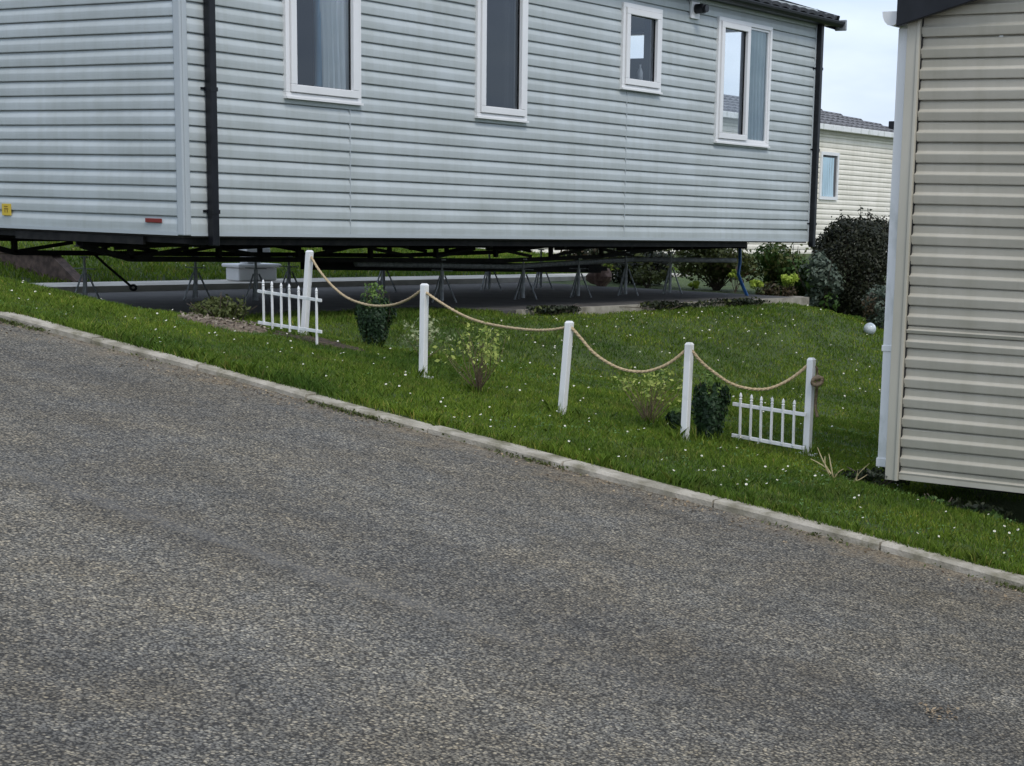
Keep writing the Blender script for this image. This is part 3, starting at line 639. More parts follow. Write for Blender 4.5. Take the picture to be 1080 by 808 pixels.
for s in (0, 1):
    x0 = BX - .05 if s == 0 else BX + BW + .05; xr = BX + BW / 2
    zt0 = BE + .10; zt1 = zt0 + (xr - BX + .05) * tb
    n = len(mb.v)
    for y in (BY - .075, BY - .045):
        mb.v += [(x0, y, zt0 - .125), (x0, y, zt0 + .03), (xr, y, zt1 + .03), (xr, y, zt1 - .125)]
    for f in ((0, 1, 2, 3), (7, 6, 5, 4), (0, 4, 5, 1), (1, 5, 6, 2), (2, 6, 7, 3), (3, 7, 4, 0)): mb.f.append(tuple(n + i for i in f))
mb.build('barge_board', M['black_plastic'], bh, bevel=.004)
MB().tube([(BX + .32, BY - .080, BE + .12), (BX + .32, BY - .074, BE + .12)], .008, 8).build('screw_cap', M['galv'], bh)
mb = MB(); lvb = math.hypot(BW / 2 + .05, (BW / 2 + .05) * tb); thb = math.atan(tb)
for s in (1, -1):
    ex = (BX + BW / 2) + s * (BW / 2 + .05)
    t_ = tile_roof((ex, BY - .04, BE + .06), (0, 1, 0), (-s * math.cos(thb), 0, math.sin(thb)), 10.7, lvb); n = len(mb.v); mb.v += t_.v; mb.f += [tuple(n + i for i in f) for f in t_.f]
mb.build('roof', M['roof_tile'], bh)
mb = MB()
pts = [(BX - .10 + .055 * math.cos(math.pi + math.pi * i / 8), BE + .06 + .075 * math.sin(math.pi + math.pi * i / 8)) for i in range(9)]
for (xa, za), (xb, zb) in zip(pts[:-1], pts[1:]): mb.quad((xa, BY - .03, za), (xa, BY + 10.7, za), (xb, BY + 10.7, zb), (xb, BY - .03, zb))
mb.quad(*[(x, BY - .031, z) for x, z in pts])
mb.build('gutter', M['white_paint'], bh)
mb = MB(); mb.box((BX + .1, BY + .75, BZ - .14), (BX + BW - .1, BY + .83, BZ)); mb.box((BX + .8, BY + .7, BZ - .16), (BX + .87, BY + 10.4, BZ)); mb.box((BX + BW - .87, BY + .7, BZ - .16), (BX + BW - .8, BY + 10.4, BZ))
mb.box((BX + .05, BY + .05, BZ - .02), (BX + BW - .05, BY + 10.5, BZ + .02)); mb.build('chassis', M['chassis'], bh)

# ---------------- cream home far behind
CX_, C0, C1, CZ, CE = -19.0, 25.0, 40.2, .93, 3.66
ch = empty('static_caravan', (CX_, C1, CZ - .2), 'cream clad home with grey tiled roof, beyond the dark hedge', 'static caravan')
cw = [(35.0, 35.62, 2.30, 3.26)]
cwin = None
siding((CX_, 0, 0), (0, 1, 0), (1, 0, 0), C0, C1, CZ, [P * .97] * 25, PROF_G, [], seed=22, step=1.5).build('side_wall', M['cream_siding'], ch)
siding((0, C0, 0), (1, 0, 0), (0, -1, 0), CX_ - 4, CX_, CZ, [P * .97] * 25, PROF_G, (), seed=23, step=1.5).build('end_wall', M['cream_siding'], ch)
siding((0, C1, 0), (-1, 0, 0), (0, 1, 0), -CX_, -CX_ + 4, CZ, [P * .97] * 25, PROF_G, (), seed=24, step=1.5).build('end_wall', M['cream_siding'], ch)
WIN2 = (0, 0, 0, 0)
# hipped roof
er = CX_ + .12; ri = -21.0; rz = CE + .10 + (er - ri) * .27; y1 = C1 + .15; yr = y1 - 2.2
mb = MB()
def hip_tiles(p00, p10, p11, p01, nu, nc):
    p00, p10, p11, p01 = map(Vector, (p00, p10, p11, p01)); nrm = (p10 - p00).cross(p01 - p00).normalized(); nrm = nrm if nrm.z > 0 else -nrm
    for c in range(nc):
        for i in range(nu):
            f = lambda u, v: (p00.lerp(p10, u)).lerp(p01.lerp(p11, u), v)
            ua, ub, va, vb = i / nu, (i + 1) / nu, c / nc, (c + 1) / nc
            ha = .03 * (i % 2); hb = .03 * ((i + 1) % 2)
            mb.quad(f(ua, va) + nrm * (ha + .035), f(ub, va) + nrm * (hb + .035), f(ub, vb) + nrm * hb, f(ua, vb) + nrm * ha)
            mb.quad(f(ua, va) + nrm * (ha + .035), f(ub, va) + nrm * (hb + .035), f(ub, va) + nrm * (hb - .01), f(ua, va) + nrm * (ha - .01))
zr0 = CE + .10
hip_tiles((er, C0 - .1, zr0), (er, y1, zr0), (ri, yr, rz), (ri, C0 - .1, rz), 120, 6)
hip_tiles((er, y1, zr0), (2 * ri - er, y1, zr0), (ri - .01, yr, rz), (ri, yr, rz), 30, 6)
hip_tiles((2 * ri - er, y1, zr0), (2 * ri - er, C0 - .1, zr0), (ri, C0 - .1, rz), (ri, yr, rz), 120, 6)
mb.build('roof', M['roof_tile'], ch)
MB().box((CX_ + .06, C0 - .1, CE - .02), (CX_ + .20, y1 + .05, CE + .10)).build('gutter', M['white_paint'], ch, bevel=.01)
MB().box((CX_ + .01, C0 - .1, CE - .10), (CX_ + .055, y1, CE + .06)).build('fascia', M['beige_trim'], ch)
MB().box((CX_ - .25, C1 - .95, CE + .12), (CX_ - .05, C1 - .55, CE + .40)).build('chimney', M['black_plastic'], ch, bevel=.02)
MB().tube([(CX_ + .01, 39.1, 3.2), (CX_ + .16, 39.1, 3.17)], .05, 10).build('flue_cowl', M['black_plastic'], ch)
MB().box((CX_ - .02, C0 + .1, CZ - .35), (CX_ + .01, C1 - .1, CZ - .002)).build('skirt', M['black_plastic'], ch)
wu0, wu1, wz0, wz1 = 35.40, 36.25, 2.14, 3.18
w2o = frame_ring((CX_, 0, 0), (0, 1, 0), (1, 0, 0), wu0, wu1, wz0, wz1, .07, .002, .05).build('window', M['white_upvc'], ch)
cv = panel((CX_, 0, 0), (0, 1, 0), (1, 0, 0), wu0 + .07, wu1 - .07, wz0 + .07, wz1 - .07, .018).build('backing', M['interior'], w2o)
curtain((CX_, 0, 0), (0, 1, 0), (1, 0, 0), wu0 + .09, wu1 - .22, wz0 + .072, wz1 - .12, .031, M['curtain_blue'], w2o)

# ------------------------------------------------------------------ rope fence
def lz(a, b): return float(lawn_z(np.array([a, a]), np.array([b, b]))[0])
posts = [((-9.107, 9.31), (-9.039, 9.31), 1.360), ((-7.561, 8.804), (-7.548, 8.804), 1.202), ((-6.332, 8.643), (-6.283, 8.643), 1.039), ((-5.575, 8.846), (-5.560, 8.846), .947), ((-5.013, 9.335), (-5.008, 9.335), .870)]
labs = ['first white rope post at the uphill end, behind a picket panel', 'second white rope post from the left, between the conical shrub and the yellowish twiggy one', 'white rope post leaning right, in the middle of the fence', 'white rope post just left of the dark green shrub', 'last white rope post, with the knotted rope end, by the lower picket panel']
tops = []
for i, ((a, b), (ta, tb_), zt) in enumerate(posts):
    zg = lz(a, b); o = empty('rope_post', (a, b, zg), labs[i], 'fence post', 'white posts of the rope fence')
    w = .042; mb = MB(); top = Vector((ta, tb_, zt)); bot = Vector((a, b, zg - .05))
    mb.bar(bot, top - Vector((0, 0, .012)), w, w, (1, 0, 0)); mb.build('post', M['white_paint'], o, bevel=.004)
    t_ = top; n = MB(); c0 = [(t_.x + i_ * w / 2, t_.y + j_ * w / 2, t_.z - .0125) for i_, j_ in ((-1, -1), (1, -1), (1, 1), (-1, 1))]; c1 = [(t_.x + i_ * w * .3, t_.y + j_ * w * .3, t_.z) for i_, j_ in ((-1, -1), (1, -1), (1, 1), (-1, 1))]
    n.quad(*c1)
    for k in range(4): n.quad(c0[k], c0[(k + 1) % 4], c1[(k + 1) % 4], c1[k])
    n.build('cap', M['white_paint'], o)
    if i in (1, 4): MB().box((a - .06, b - .035, zg + .006), (a + .06, b + .035, zg + .02)).build('foot_plate', M['white_paint'], o)
    tops.append(((ta, tb_, zt)))
# rope
def onB(x, y, b):
    fpx = 1871.06; u = (x - 730.63) / fpx; v = -(y - 579.32) / fpx
    d = right * u + fwd + up * v; p = d * (b / d.y); return Vector((p.x, p.y, p.z + H))
spans_px = [[(328, 271), (338, 287), (352, 303), (368, 315), (390, 322), (412, 322), (430, 316), (445, 306)], [(447, 307), (463, 318), (485, 331), (505, 339), (530, 344.5), (560, 348), (580, 348), (600, 345)],
            [(602, 345), (612, 356), (625, 371), (640, 382), (658, 390), (680, 392), (700, 386), (713, 378), (725, 368)], [(728, 368), (740, 382), (752, 392), (770, 404), (790, 410), (810, 410), (828, 403), (843, 393), (853, 384)]]
pb = [9.31, 8.804, 8.643, 8.846, 9.335]; path = []
for k, sp in enumerate(spans_px):
    x0, x1 = sp[0][0], sp[-1][0]
    for (x, y) in sp:
        t = (x - x0) / (x1 - x0); path.append(onB(x, y, pb[k] * (1 - t) + pb[k + 1] * t))
def smooth_path(p, n=5):
    o = []
    for i in range(len(p) - 1):
        p0, p1, p2, p3 = p[max(i - 1, 0)], p[i], p[i + 1], p[min(i + 2, len(p) - 1)]
        for k in range(n):
            t = k / n; o.append(.5 * ((2 * p1) + (p2 - p0) * t + (2 * p0 - 5 * p1 + 4 * p2 - p3) * t * t + (-p0 + 3 * p1 - 3 * p2 + p3) * t ** 3))
    o.append(p[-1]); return o
rope = empty('rope', path[0], 'sagging tan rope strung through the five white posts', 'rope')
# twisted strands
sp_ = smooth_path(path, 6); mb = MB(); mb.tube(sp_, .0078, 8)
for k in range(3):
    pts = []; dist = 0
    for i, p_ in enumerate(sp_):
        if i: dist += (sp_[i] - sp_[i - 1]).length
        d = (sp_[min(i + 1, len(sp_) - 1)] - sp_[max(i - 1, 0)]).normalized(); a_ = d.cross(Vector((0, 0, 1))).normalized(); c_ = a_.cross(d)
        t = dist * 75 + k * 2.094; pts.append(p_ + (a_ * math.cos(t) + c_ * math.sin(t)) * .0045)
    mb.tube(pts, .0060, 6)
mb.build('rope_span', M['rope'], rope, smooth=True)
kc = onB(862, 402, 9.30); mb = MB()
mb.tube(smooth_path([onB(856, 384, 9.34), onB(861, 388, 9.36), onB(862, 396, 9.38), kc]), .008, 8)
for r1, ph in ((.032, 0), (.026, 1.1), (.029, 2.3)):
    mb.tube([kc + Vector((r1 * math.cos(t), .012 * math.sin(t + ph), r1 * .75 * math.sin(t + ph * .3))) for t in np.linspace(0, 6.3, 16)], .0115, 7)
mb.tube(smooth_path([kc, onB(861, 415, 9.37), onB(860, 428, 9.36), onB(862, 440, 9.36)]), [.009] * 15 + [.012], 8)
mb.build('knot', M['rope_old'], rope, smooth=True)

# picket panels
def picket_panel(p0, p1, zt0, zt1, zb0, zb1, us, tops_, bots, label, yoff):
    """p0,p1 ground plan ends; rails from (zt0..zt1) and (zb0..zb1); pickets at fractions us"""
    o = empty('picket_panel', ((p0[0] + p1[0]) / 2, (p0[1] + p1[1]) / 2, min(zb0, zb1) - .03), label, 'picket panel', 'white picket panels by the rope fence')
    f = lambda t, za, zb: Vector((p0[0] + (p1[0] - p0[0]) * t, p0[1] + (p1[1] - p0[1]) * t, za + (zb - za) * t))
    for za, zb in ((zt0, zt1), (zb0, zb1)): MB().bar(f(0, za, zb), f(1, za, zb), .012, .022, (0, 1, 0)).build('rail', M['white_paint'], o, bevel=.002)
    for u, tz, bz in zip(us, tops_, bots):
        a = f(u, 0, 0); mb = MB(); lean = random.uniform(-.004, .004); x, y = a.x, a.y - .004
        mb.bar((x, y, bz), (x + lean, y, tz - .035), .0105, .014, (1, 0, 0))
        x += lean   # spear tip
        mb.lathe((x, y, tz - .04), [(.006, 0), (.011, .006), (.006, .012), (.010, .020), (.007, .034), (0, .046)], 8)
        mb.build('picket', M['white_paint'], o)
    return o
q = lambda x, y, b: onB(x, y, b)
A0, A1 = q(272, 307, 9.18), q(339, 317, 9.06); B0, B1 = q(272, 340, 9.18), q(339, 350, 9.06)
ux = [(x - 272) / 67 for x in (278.5, 288, 297.5, 306.5, 316, 334.5)]
tz = [q(x, y, 9.12).z for x, y in ((279, 296), (288, 297.5), (297, 299), (306, 300), (316, 302), (334, 303.5))]
bz = [q(x, y, 9.12).z for x, y in ((279, 343), (288, 346.5), (297, 347), (306, 350), (316, 350), (334, 363))]
picket_panel((A0.x, A0.y), (A1.x, A1.y), A0.z, A1.z, B0.z, B1.z, ux, tz, bz, 'small white picket panel before the first rope post, by bare soil', 0)
A0, A1 = q(773, 426, 9.25), q(850, 437.5, 9.27); B0, B1 = q(772, 459, 9.25), q(850, 473, 9.27)
ux = [(x - 773) / 77 for x in (782, 793, 804, 815, 827, 838.5)]
tz = [q(x, y, 9.26).z for x, y in ((782, 414.5), (793, 416.5), (804, 418.5), (815, 419.5), (827, 421), (838.5, 422.5))]
bz = [q(x, y, 9.26).z for x, y in ((782, 467), (793, 463), (804, 465), (815, 467), (827, 469), (838.5, 471))]
picket_panel((A0.x, A0.y), (A1.x, A1.y), A0.z, A1.z, B0.z, B1.z, ux, tz, bz, 'small white picket panel fixed left of the last rope post', 0)

# ------------------------------------------------------------------ other garden things
ret = MB(); n = 0
ys_ = (12.8, 12.93); prof_ = [(-20.6, .5), (-20.6, 1.055), (-16.25, 1.055), (-15.85, .80), (-15.85, .5)]
for y in ys_: ret.v += [(x, y, z) for x, z in prof_]
ret.f += [(0, 1, 2, 3, 4), (9, 8, 7, 6, 5)] + [(k, k + 5, (k + 1) % 5 + 5, (k + 1) % 5) for k in range(5)]
for k in range(18): ret.box((-20.6 + k * .245, 12.775, 1.057), (-20.6 + k * .245 + .238, 12.95, 1.078))
tag(ret.build('retaining_wall', M['brick']), 'low brown retaining wall at the far left under the home', 'retaining wall')
cb = empty('storage_chest', (-15.45, 14.75, .785), 'low white plastic storage chest on the path, beyond the chassis', 'storage chest')
MB().box((-15.62, 14.72, .79), (-15.4, 15.32, .94)).build('body', M['white_upvc'], cb, bevel=.015)
MB().box((-15.65, 14.68, .944), (-15.36, 15.36, .985)).build('lid', M['white_upvc'], cb, bevel=.015)
MB().box((-15.6, 14.85, 1.08), (-15.4, 15.22, 1.17)).box((-15.58, 14.9, .988), (-15.45, 15.12, 1.078)).build('handle', M['white_upvc'], cb, bevel=.01)

gl = empty('garden_globe', (-9.43, 19.0, lz(-9.43, 19.0)), 'white glass garden globe on the lawn edge near the dark hedge', 'garden light')
mb = MB(); mb.lathe((-9.43, 19.0, lz(-9.43, 19.0) + .06), [(.075 * math.sin(t), -.075 * math.cos(t)) for t in np.linspace(0.02, math.pi - .02, 14)], 20); mb.build('globe', noisy(mat('globe', (.65, .7, .75), .15), (.4, .46, .5), (.8, .84, .88), 14), gl, smooth=True)
MB().lathe((-9.43, 19.0, lz(-9.43, 19.0)), [(.0, -.05), (.012, -.05), (.028, .0), (.034, .012), (.02, .02)], 12).build('base', M['dark_rubber'], gl)
def rock(c, r, mt, name, label, cat, seed=0, sq=(1, 1, .8)):
    mb = MB(); k = 14; n = len(mb.v)
    prof = []
    for i in range(9):
        t = math.pi * i / 8; prof.append((max(.001, math.sin(t)), -math.cos(t)))
    mb.lathe((0, 0, 0), prof, k)
    mb.v = [tuple(Vector(c) + Vector((v[0] * sq[0], v[1] * sq[1], v[2] * sq[2])) * r * (1 + .35 * mnoise.noise(Vector(v) * 1.7 + Vector((seed, 0, 0))))) for v in mb.v]
    return tag(mb.build(name, mt, smooth=False), label, cat)
rock((-13.9, 19.8, .85), .17, M['terracotta'], 'garden_stone', 'reddish garden stone under the far end of the grey home', 'stone', 2)

def bank_patch(name, c, ra_, rb_, h, mt, label, cat, seed=0, kind='structure'):
    mb = MB(); n = 26; k = 8; ring = []
    for i in range(k + 1):
        row = []
        for j in range(n):
            t = 2 * math.pi * j / n; rr_ = i / k * (1 + .28 * mnoise.noise(Vector((math.cos(t) * 1.4, math.sin(t) * 1.4, seed))))
            x = c[0] + ra_ * rr_ * math.cos(t); y = c[1] + rb_ * rr_ * math.sin(t)
            row.append((x, y, lz(x, y) + h * (1 - (i / k) ** 2) + .008 - .02 * (i == k) + .012 * mnoise.noise(Vector((x * 14, y * 14, 0)))))
        ring.append(row)
    for i in range(k):
        for j in range(n): mb.quad(ring[i][j], ring[i][(j + 1) % n], ring[i + 1][(j + 1) % n], ring[i + 1][j])
    return tag(mb.build(name, mt, smooth=True), label, cat, kind=kind)
bank_patch('bare_soil', (-9.6, 9.02), .40, .26, .010, M['mulch'], 'patch of brown soil and bark before the first picket panel', 'soil', 1)
bank_patch('bare_soil', (-8.95, 9.25), .42, .2, .008, M['dark_soil'], 'dark bare soil around the foot of the first picket panel and post', 'soil', 9)
bank_patch('bare_soil', (-3.2, 9.2), .75, .42, .11, M['soil'], 'brown soil showing under the beige home', 'soil', 5)

# ------------------------------------------------------------------ plants
def leaves_mesh(name, pts, nrm, size, mt, parent=None, aspect=1.8, jit=.4):
    """one leaf quad (kite) per point"""
    n = len(pts); pts = np.asarray(pts, float); nrm = np.asarray(nrm, float)
    t = rng.normal(size=(n, 3)); nrm = nrm + rng.normal(size=(n, 3)) * jit; nrm /= np.linalg.norm(nrm, axis=1)[:, None]
    u = np.cross(nrm, t); u /= np.linalg.norm(u, axis=1)[:, None]; v = np.cross(nrm, u)
    s = size * rng.uniform(.6, 1.3, n)[:, None]
    V = np.stack([pts - u * s * aspect * .5, pts + v * s * .5 + nrm * s * .1, pts + u * s * aspect * .5, pts - v * s * .5 + nrm * s * .1], 1).reshape(-1, 3)
    if parent is not None: V = V - np.array(wl(parent))
    me = bpy.data.meshes.new(name); me.vertices.add(4 * n); me.loops.add(4 * n); me.polygons.add(n)
    me.vertices.foreach_set('co', V.ravel()); me.loops.foreach_set('vertex_index', np.arange(4 * n)); me.polygons.foreach_set('loop_start', np.arange(n) * 4)
    me.update(calc_edges=True); me.materials.append(mt)
    o = bpy.data.objects.new(name, me); scene.collection.objects.link(o)
    if parent is not None: o.parent = parent
    return o
def crown(c, r, n, lumps=14, shell=.55, seed=0, flat=.0):
    """points through clumps filling an ellipsoid with an uneven outline"""
    rg = np.random.default_rng(seed); c = np.array(c, float); r = np.array(r, float); P_, N_ = [], []
    cen = []
    for k in range(lumps):
        d = rg.normal(size=3); d /= np.linalg.norm(d); cen.append(d * rg.uniform(.25, .78) ** .8)
    cen = np.array(cen); rad = rg.uniform(.26, .48, lumps)
    per = n // lumps
    for k in range(lumps):
        d = rg.normal(size=(per, 3)); d /= np.linalg.norm(d, axis=1)[:, None]
        q_ = cen[k] + d * rad[k] * (rg.uniform(shell, 1.08, per)[:, None]); P_.append(q_); N_.append(d)
    P_ = np.concatenate(P_); N_ = np.concatenate(N_)
    return c + P_ * r, N_
L_dark = leaf_mat('leaf_dark', (.010, .016, .008), (.032, .040, .018), .1)
L_deep = leaf_mat('leaf_deep', (.010, .026, .010), (.028, .062, .022), .12)
L_hedge = leaf_mat('leaf_hedge', (.012, .016, .009), (.034, .038, .018), .1)
L_green = leaf_mat('leaf_green', (.03, .075, .014), (.09, .16, .035))
L_bright = leaf_mat('leaf_bright', (.09, .17, .03), (.20, .30, .07), .35)
L_yellow = leaf_mat('leaf_yellow', (.20, .26, .05), (.42, .46, .12), .35)
L_fresh = leaf_mat('leaf_fresh', (.14, .22, .04), (.50, .55, .14), .35)
L_grey = leaf_mat('leaf_grey', (.07, .10, .075), (.17, .21, .16))
L_olive = leaf_mat('leaf_olive', (.045, .06, .015), (.13, .15, .045))
L_lime = leaf_mat('leaf_lime', (.32, .45, .05), (.55, .66, .12), .35)
L_red = leaf_mat('leaf_red', (.05, .035, .02), (.11, .085, .045))
L_varieg = leaf_mat('leaf_varieg', (.14, .2, .07), (.5, .52, .3), .3)

def stems(base, tips, r, parent, mt, name='stem', bend=.12, seed=0):
    rg = random.Random(seed); mb = MB(); base = Vector(base)
    for t in tips:
        t = Vector(t); mid = base.lerp(t, .5) + Vector((rg.uniform(-1, 1), rg.uniform(-1, 1), rg.uniform(0, .6))) * bend * (t - base).length
        pts = smooth_path([base + Vector((rg.uniform(-1, 1), rg.uniform(-1, 1), 0)) * r * 3, mid, t], 4)
        mb.tube(pts, [r * (1 - .75 * i / len(pts)) for i in range(len(pts))], 5)
    return mb.build(name, mt, parent)
# small dark conical shrubs with fresh tops
def cone_shrub(a, b, h, w, label, seed, group='small dark shrubs in the lawn'):
    z = lz(a, b); o = empty('shrub', (a, b, z), label, 'shrub', group); rg = np.random.default_rng(seed)
    n = 4200; t = rg.uniform(0, 1, n) ** .8; th_ = rg.uniform(0, 2 * np.pi, n)
    prof = np.interp(t, [0, .15, .6, .85, 1], [.30, .62, 1, .92, .5]) * w / 2 * rg.uniform(.35, 1.05, n) ** .5 * (1 + .16 * np.sin(5 * th_ + seed) + .10 * np.sin(3 * th_ + 7 * t))
    p_ = np.stack([a + prof * np.cos(th_), b + prof * np.sin(th_), z + .01 + t * h * .85], 1); nn = np.stack([np.cos(th_), np.sin(th_), .15 + 0 * t], 1)
    k = t < .82 + .12 * np.sin(7 * th_)
    leaves_mesh('foliage', p_[k], nn[k], .016, L_deep, o)
    n = 260; t = rg.uniform(.66, 1.06, n); th_ = rg.uniform(0, 2 * np.pi, n); pr_ = w / 2 * rg.uniform(.1, 1.05, n) * (1.25 - .6 * t)
    leaves_mesh('new_growth', np.stack([a + pr_ * np.cos(th_), b + pr_ * np.sin(th_), z + t * h * .97], 1), np.stack([np.cos(th_), np.sin(th_), .7 + 0 * t], 1), .014, L_bright, o)
    stems((a, b, z), [(a + rg.uniform(-w, w) * .35, b + rg.uniform(-w, w) * .35, z + h * rg.uniform(.7, 1.0)) for _ in range(12)], .004, o, M['bark'], seed=seed)
    return o
cone_shrub(-8.70, 9.60, .45, .26, 'small dark conical shrub with bright tips, between the first two posts', 4)
cone_shrub(-5.52, 9.035, .43, .215, 'small dark rounded shrub with bright tips, right of the fourth post', 6)
cone_shrub(-5.83, 9.16, .13, .12, 'tiny dark shrub beside the sparse one left of the fourth post', 8)
# open twiggy shrubs
def twiggy(a, b, h, w, label, seed, lm, nt=30, nl=150, dens=.0):
    z = lz(a, b); o = empty('twiggy_shrub', (a, b, z), label, 'shrub', 'sparse twiggy shrubs'); rg = np.random.default_rng(seed)
    tips = [(a + rg.normal() * w * .30, b + rg.normal() * w * .25, z + h * rg.uniform(.55, 1.0)) for _ in range(nt)]
    stems((a, b, z), tips, .0031, o, M['twig'], seed=seed)
    tp = np.array(tips); tp = tp[tp[:, 2] > z + h * .35]
    idx_ = rg.integers(0, len(tp), nl); p_ = tp[idx_] + rg.normal(size=(nl, 3)) * np.array([.022, .022, .03])
    leaves_mesh('foliage', p_, rg.normal(size=(nl, 3)) + [0, -.3, 1], .017, lm, o)
    return o
twiggy(-7.07, 8.77, .40, .40, 'sparse twiggy shrub with yellow-green leaves, between second and third posts', 11, L_fresh, 36, 400)
twiggy(-5.98, 9.07, .31, .38, 'thin sparse bush fading into the grass, left of the fourth post', 12, L_fresh, 32, 300)
o = twiggy(-8.24, 9.6, .24, .26, 'little variegated plant behind the second rope post', 13, L_varieg, 16, 260)
# dry stalks near the beige home
z = lz(-4.5, 8.8); ds = empty('dry_stalks', (-4.5, 8.8, z), 'dry straw-coloured stalks in the grass by the white downpipe', 'dead plant')
stems((-4.55, 8.8, z), [(-4.66, 8.8, z + .17), (-4.62, 8.82, z + .12), (-4.70, 8.8, z + .10), (-4.50, 8.82, z + .06), (-4.58, 8.79, z + .14)], .005, ds, M['straw'], seed=3)
stems((-4.42, 8.82, z - .01), [(-4.33, 8.8, z + .11), (-4.40, 8.8, z + .07), (-4.36, 8.84, z + .04)], .004, ds, M['straw'], seed=4)

def bush(name, c, r, n, size, mt, label, cat='bush', seed=0, lumps=16, twigs=14, second=None, group=None, nsec=0, shell=.55, stem_mt=None):
    z = lz(c[0], c[1]); o = empty(name, (c[0], c[1], z), label, cat, group); cc = (c[0], c[1], z + r[2] * .92)
    p_, nn = crown(cc, r, n, lumps, shell, seed); k = p_[:, 2] > z + .01
    leaves_mesh('foliage', p_[k], nn[k], size, mt, o)
    rg = np.random.default_rng(seed + 50)
    stems((c[0], c[1], z - .02), [(c[0] + rg.normal() * r[0] * .55, c[1] + rg.normal() * r[1] * .55, z + r[2] * rg.uniform(.9, 1.9)) for _ in range(twigs)], max(.008, r[2] * .02), o, stem_mt or M['bark'], seed=seed)
    if second is not None:
        p_, nn = crown(cc, np.array(r) * 1.02, nsec, max(6, lumps // 2), .8, seed + 9); k = p_[:, 2] > z + .05
        leaves_mesh('flowers' if second is L_lime else 'new_growth', p_[k], nn[k], size * 1.2, second, o)
    return o
# big dark clipped hedge ball: fill whole volume surface
def hedge(c, r, z, label, n=38000, seed=1):
    o = empty('hedge', (c[0], c[1], z), label, 'hedge'); rg = np.random.default_rng(seed)
    d = rg.normal(size=(n, 3)); d /= np.linalg.norm(d, axis=1)[:, None]
    sgn = np.sign(d) * np.abs(d) ** .78; rad = rg.uniform(.55, 1.0, n) ** .35
    bump = np.array([mnoise.noise(Vector(x) * 2.6) for x in d]); fine = np.array([mnoise.noise(Vector(x) * 9) for x in d])
    p_ = sgn * (rad * (1 + .10 * bump + .07 * fine))[:, None] * np.array(r) + np.array([c[0], c[1], z + r[2] * .86]); k = p_[:, 2] > z
    leaves_mesh('foliage', p_[k], d[k], .026, L_hedge, o, jit=.7)
    tips = []
    for i in range(60):
        t = rg.uniform(0, 6.28); q_ = rg.uniform(0, .95) ** .5; tips.append((c[0] + r[0] * q_ * math.cos(t), c[1] + r[1] * q_ * math.sin(t), z + r[2] * (.9 + (1 - q_ * q_) ** .5 * 1.0) * rg.uniform(.92, 1.07)))
    stems((c[0], c[1], z - .02), tips, .014, o, M['bark'], seed=seed, bend=.04)
    tp = np.array(tips); tp = np.repeat(tp, 14, 0) + rg.normal(size=(len(tp) * 14, 3)) * [.02, .02, .05]
    leaves_mesh('shoots', tp, rg.normal(size=tp.shape), .026, L_hedge, o)
    return o
hedge((-11.05, 22.0), (.68, .75, .80), .22, 'large dark rounded hedge between the lawn crest and the cream home')
bush('bush', (-9.72, 19.9), (.26, .3, .30), 1900, .026, L_grey, 'small grey-green bush against the white downpipe, in front of the dark hedge', seed=31, second=L_red, nsec=300)
bush('bush', (-12.9, 21.2), (.62, .5, .44), 4200, .038, L_olive, 'olive-brown twiggy bush behind the blue hose', seed=32, twigs=40, second=L_red, nsec=200)
bush('bush', (-11.95, 21.5), (.55, .45, .50), 5000, .036, L_green, 'leafy green bush right of the blue hose, level with the wall bottom', seed=33, twigs=24, second=L_olive, nsec=500)
bush('bush', (-11.28, 21.2), (.34, .35, .46), 3000, .038, L_grey, 'grey-leaved bush between the leafy green one and the dark hedge', seed=34, twigs=18, second=L_green, nsec=500)
for i, (x, y, zz, rr_, lb) in enumerate([(-11.98, 20.7, .80, .10, 'lime-green flower clump just right of the blue hose'), (-11.48, 20.7, .87, .13, 'large lime-green flower clump before the grey-leaved bush'), (-12.42, 20.9, .93, .09, 'lime-green clump just left of the blue hose'), (-13.1, 20.9, .76, .08, 'small yellow-green clump under the end of the chassis')]):
    zg = .70; o = empty('flower_clump', (x, y, zg), lb, 'flowers', 'lime-green flower clumps'); p_, nn = crown((x, y, zz), (rr_, rr_, rr_ * .8), 420, 9, .6, 60 + i)
    leaves_mesh('flowers', p_, nn, .028, L_lime, o); stems((x, y, zg - .02), [(x + random.uniform(-1, 1) * rr_ * .6, y, zz) for _ in range(6)], .006, o, M['bark'], seed=i)
bush('bush', (-11.65, 20.62), (.30, .2, .20), 1100, .026, L_red, 'low reddish plant between the two lime-green clumps', seed=36, twigs=8, second=L_olive, nsec=200)
bush('bush', (-14.3, 21.4), (.75, .5, .38), 3600, .04, L_dark, 'dark bush beyond the right half of the chassis', seed=37, twigs=40, second=L_olive, nsec=400)
bush('bush', (-16.3, 23.2), (.6, .5, .30), 2200, .04, L_dark, 'low dark bush beside the reddish stone', seed=38, twigs=24, second=L_red, nsec=300)
bush('bush', (-13.75, 20.75), (.3, .25, .16), 700, .03, L_olive, 'small olive plant right of the reddish stone', seed=39, twigs=8)
bush('shrub', (-10.66, 9.98), (.27, .22, .16), 2400, .018, L_olive, 'low dark ragged plant at the corner of the grey home', seed=40, twigs=22, second=L_olive, nsec=250)
bush('shrub', (-3.9, 8.86), (.42, .12, .07), 1300, .018, L_green, 'low leafy weeds along the bottom of the beige wall', seed=41, twigs=10, second=L_dark, nsec=500)
bush('shrub', (-4.35, 8.95), (.24, .12, .05), 500, .018, L_dark, 'dark low weeds around the foot of the white downpipe', seed=42, twigs=8, second=L_green, nsec=200)
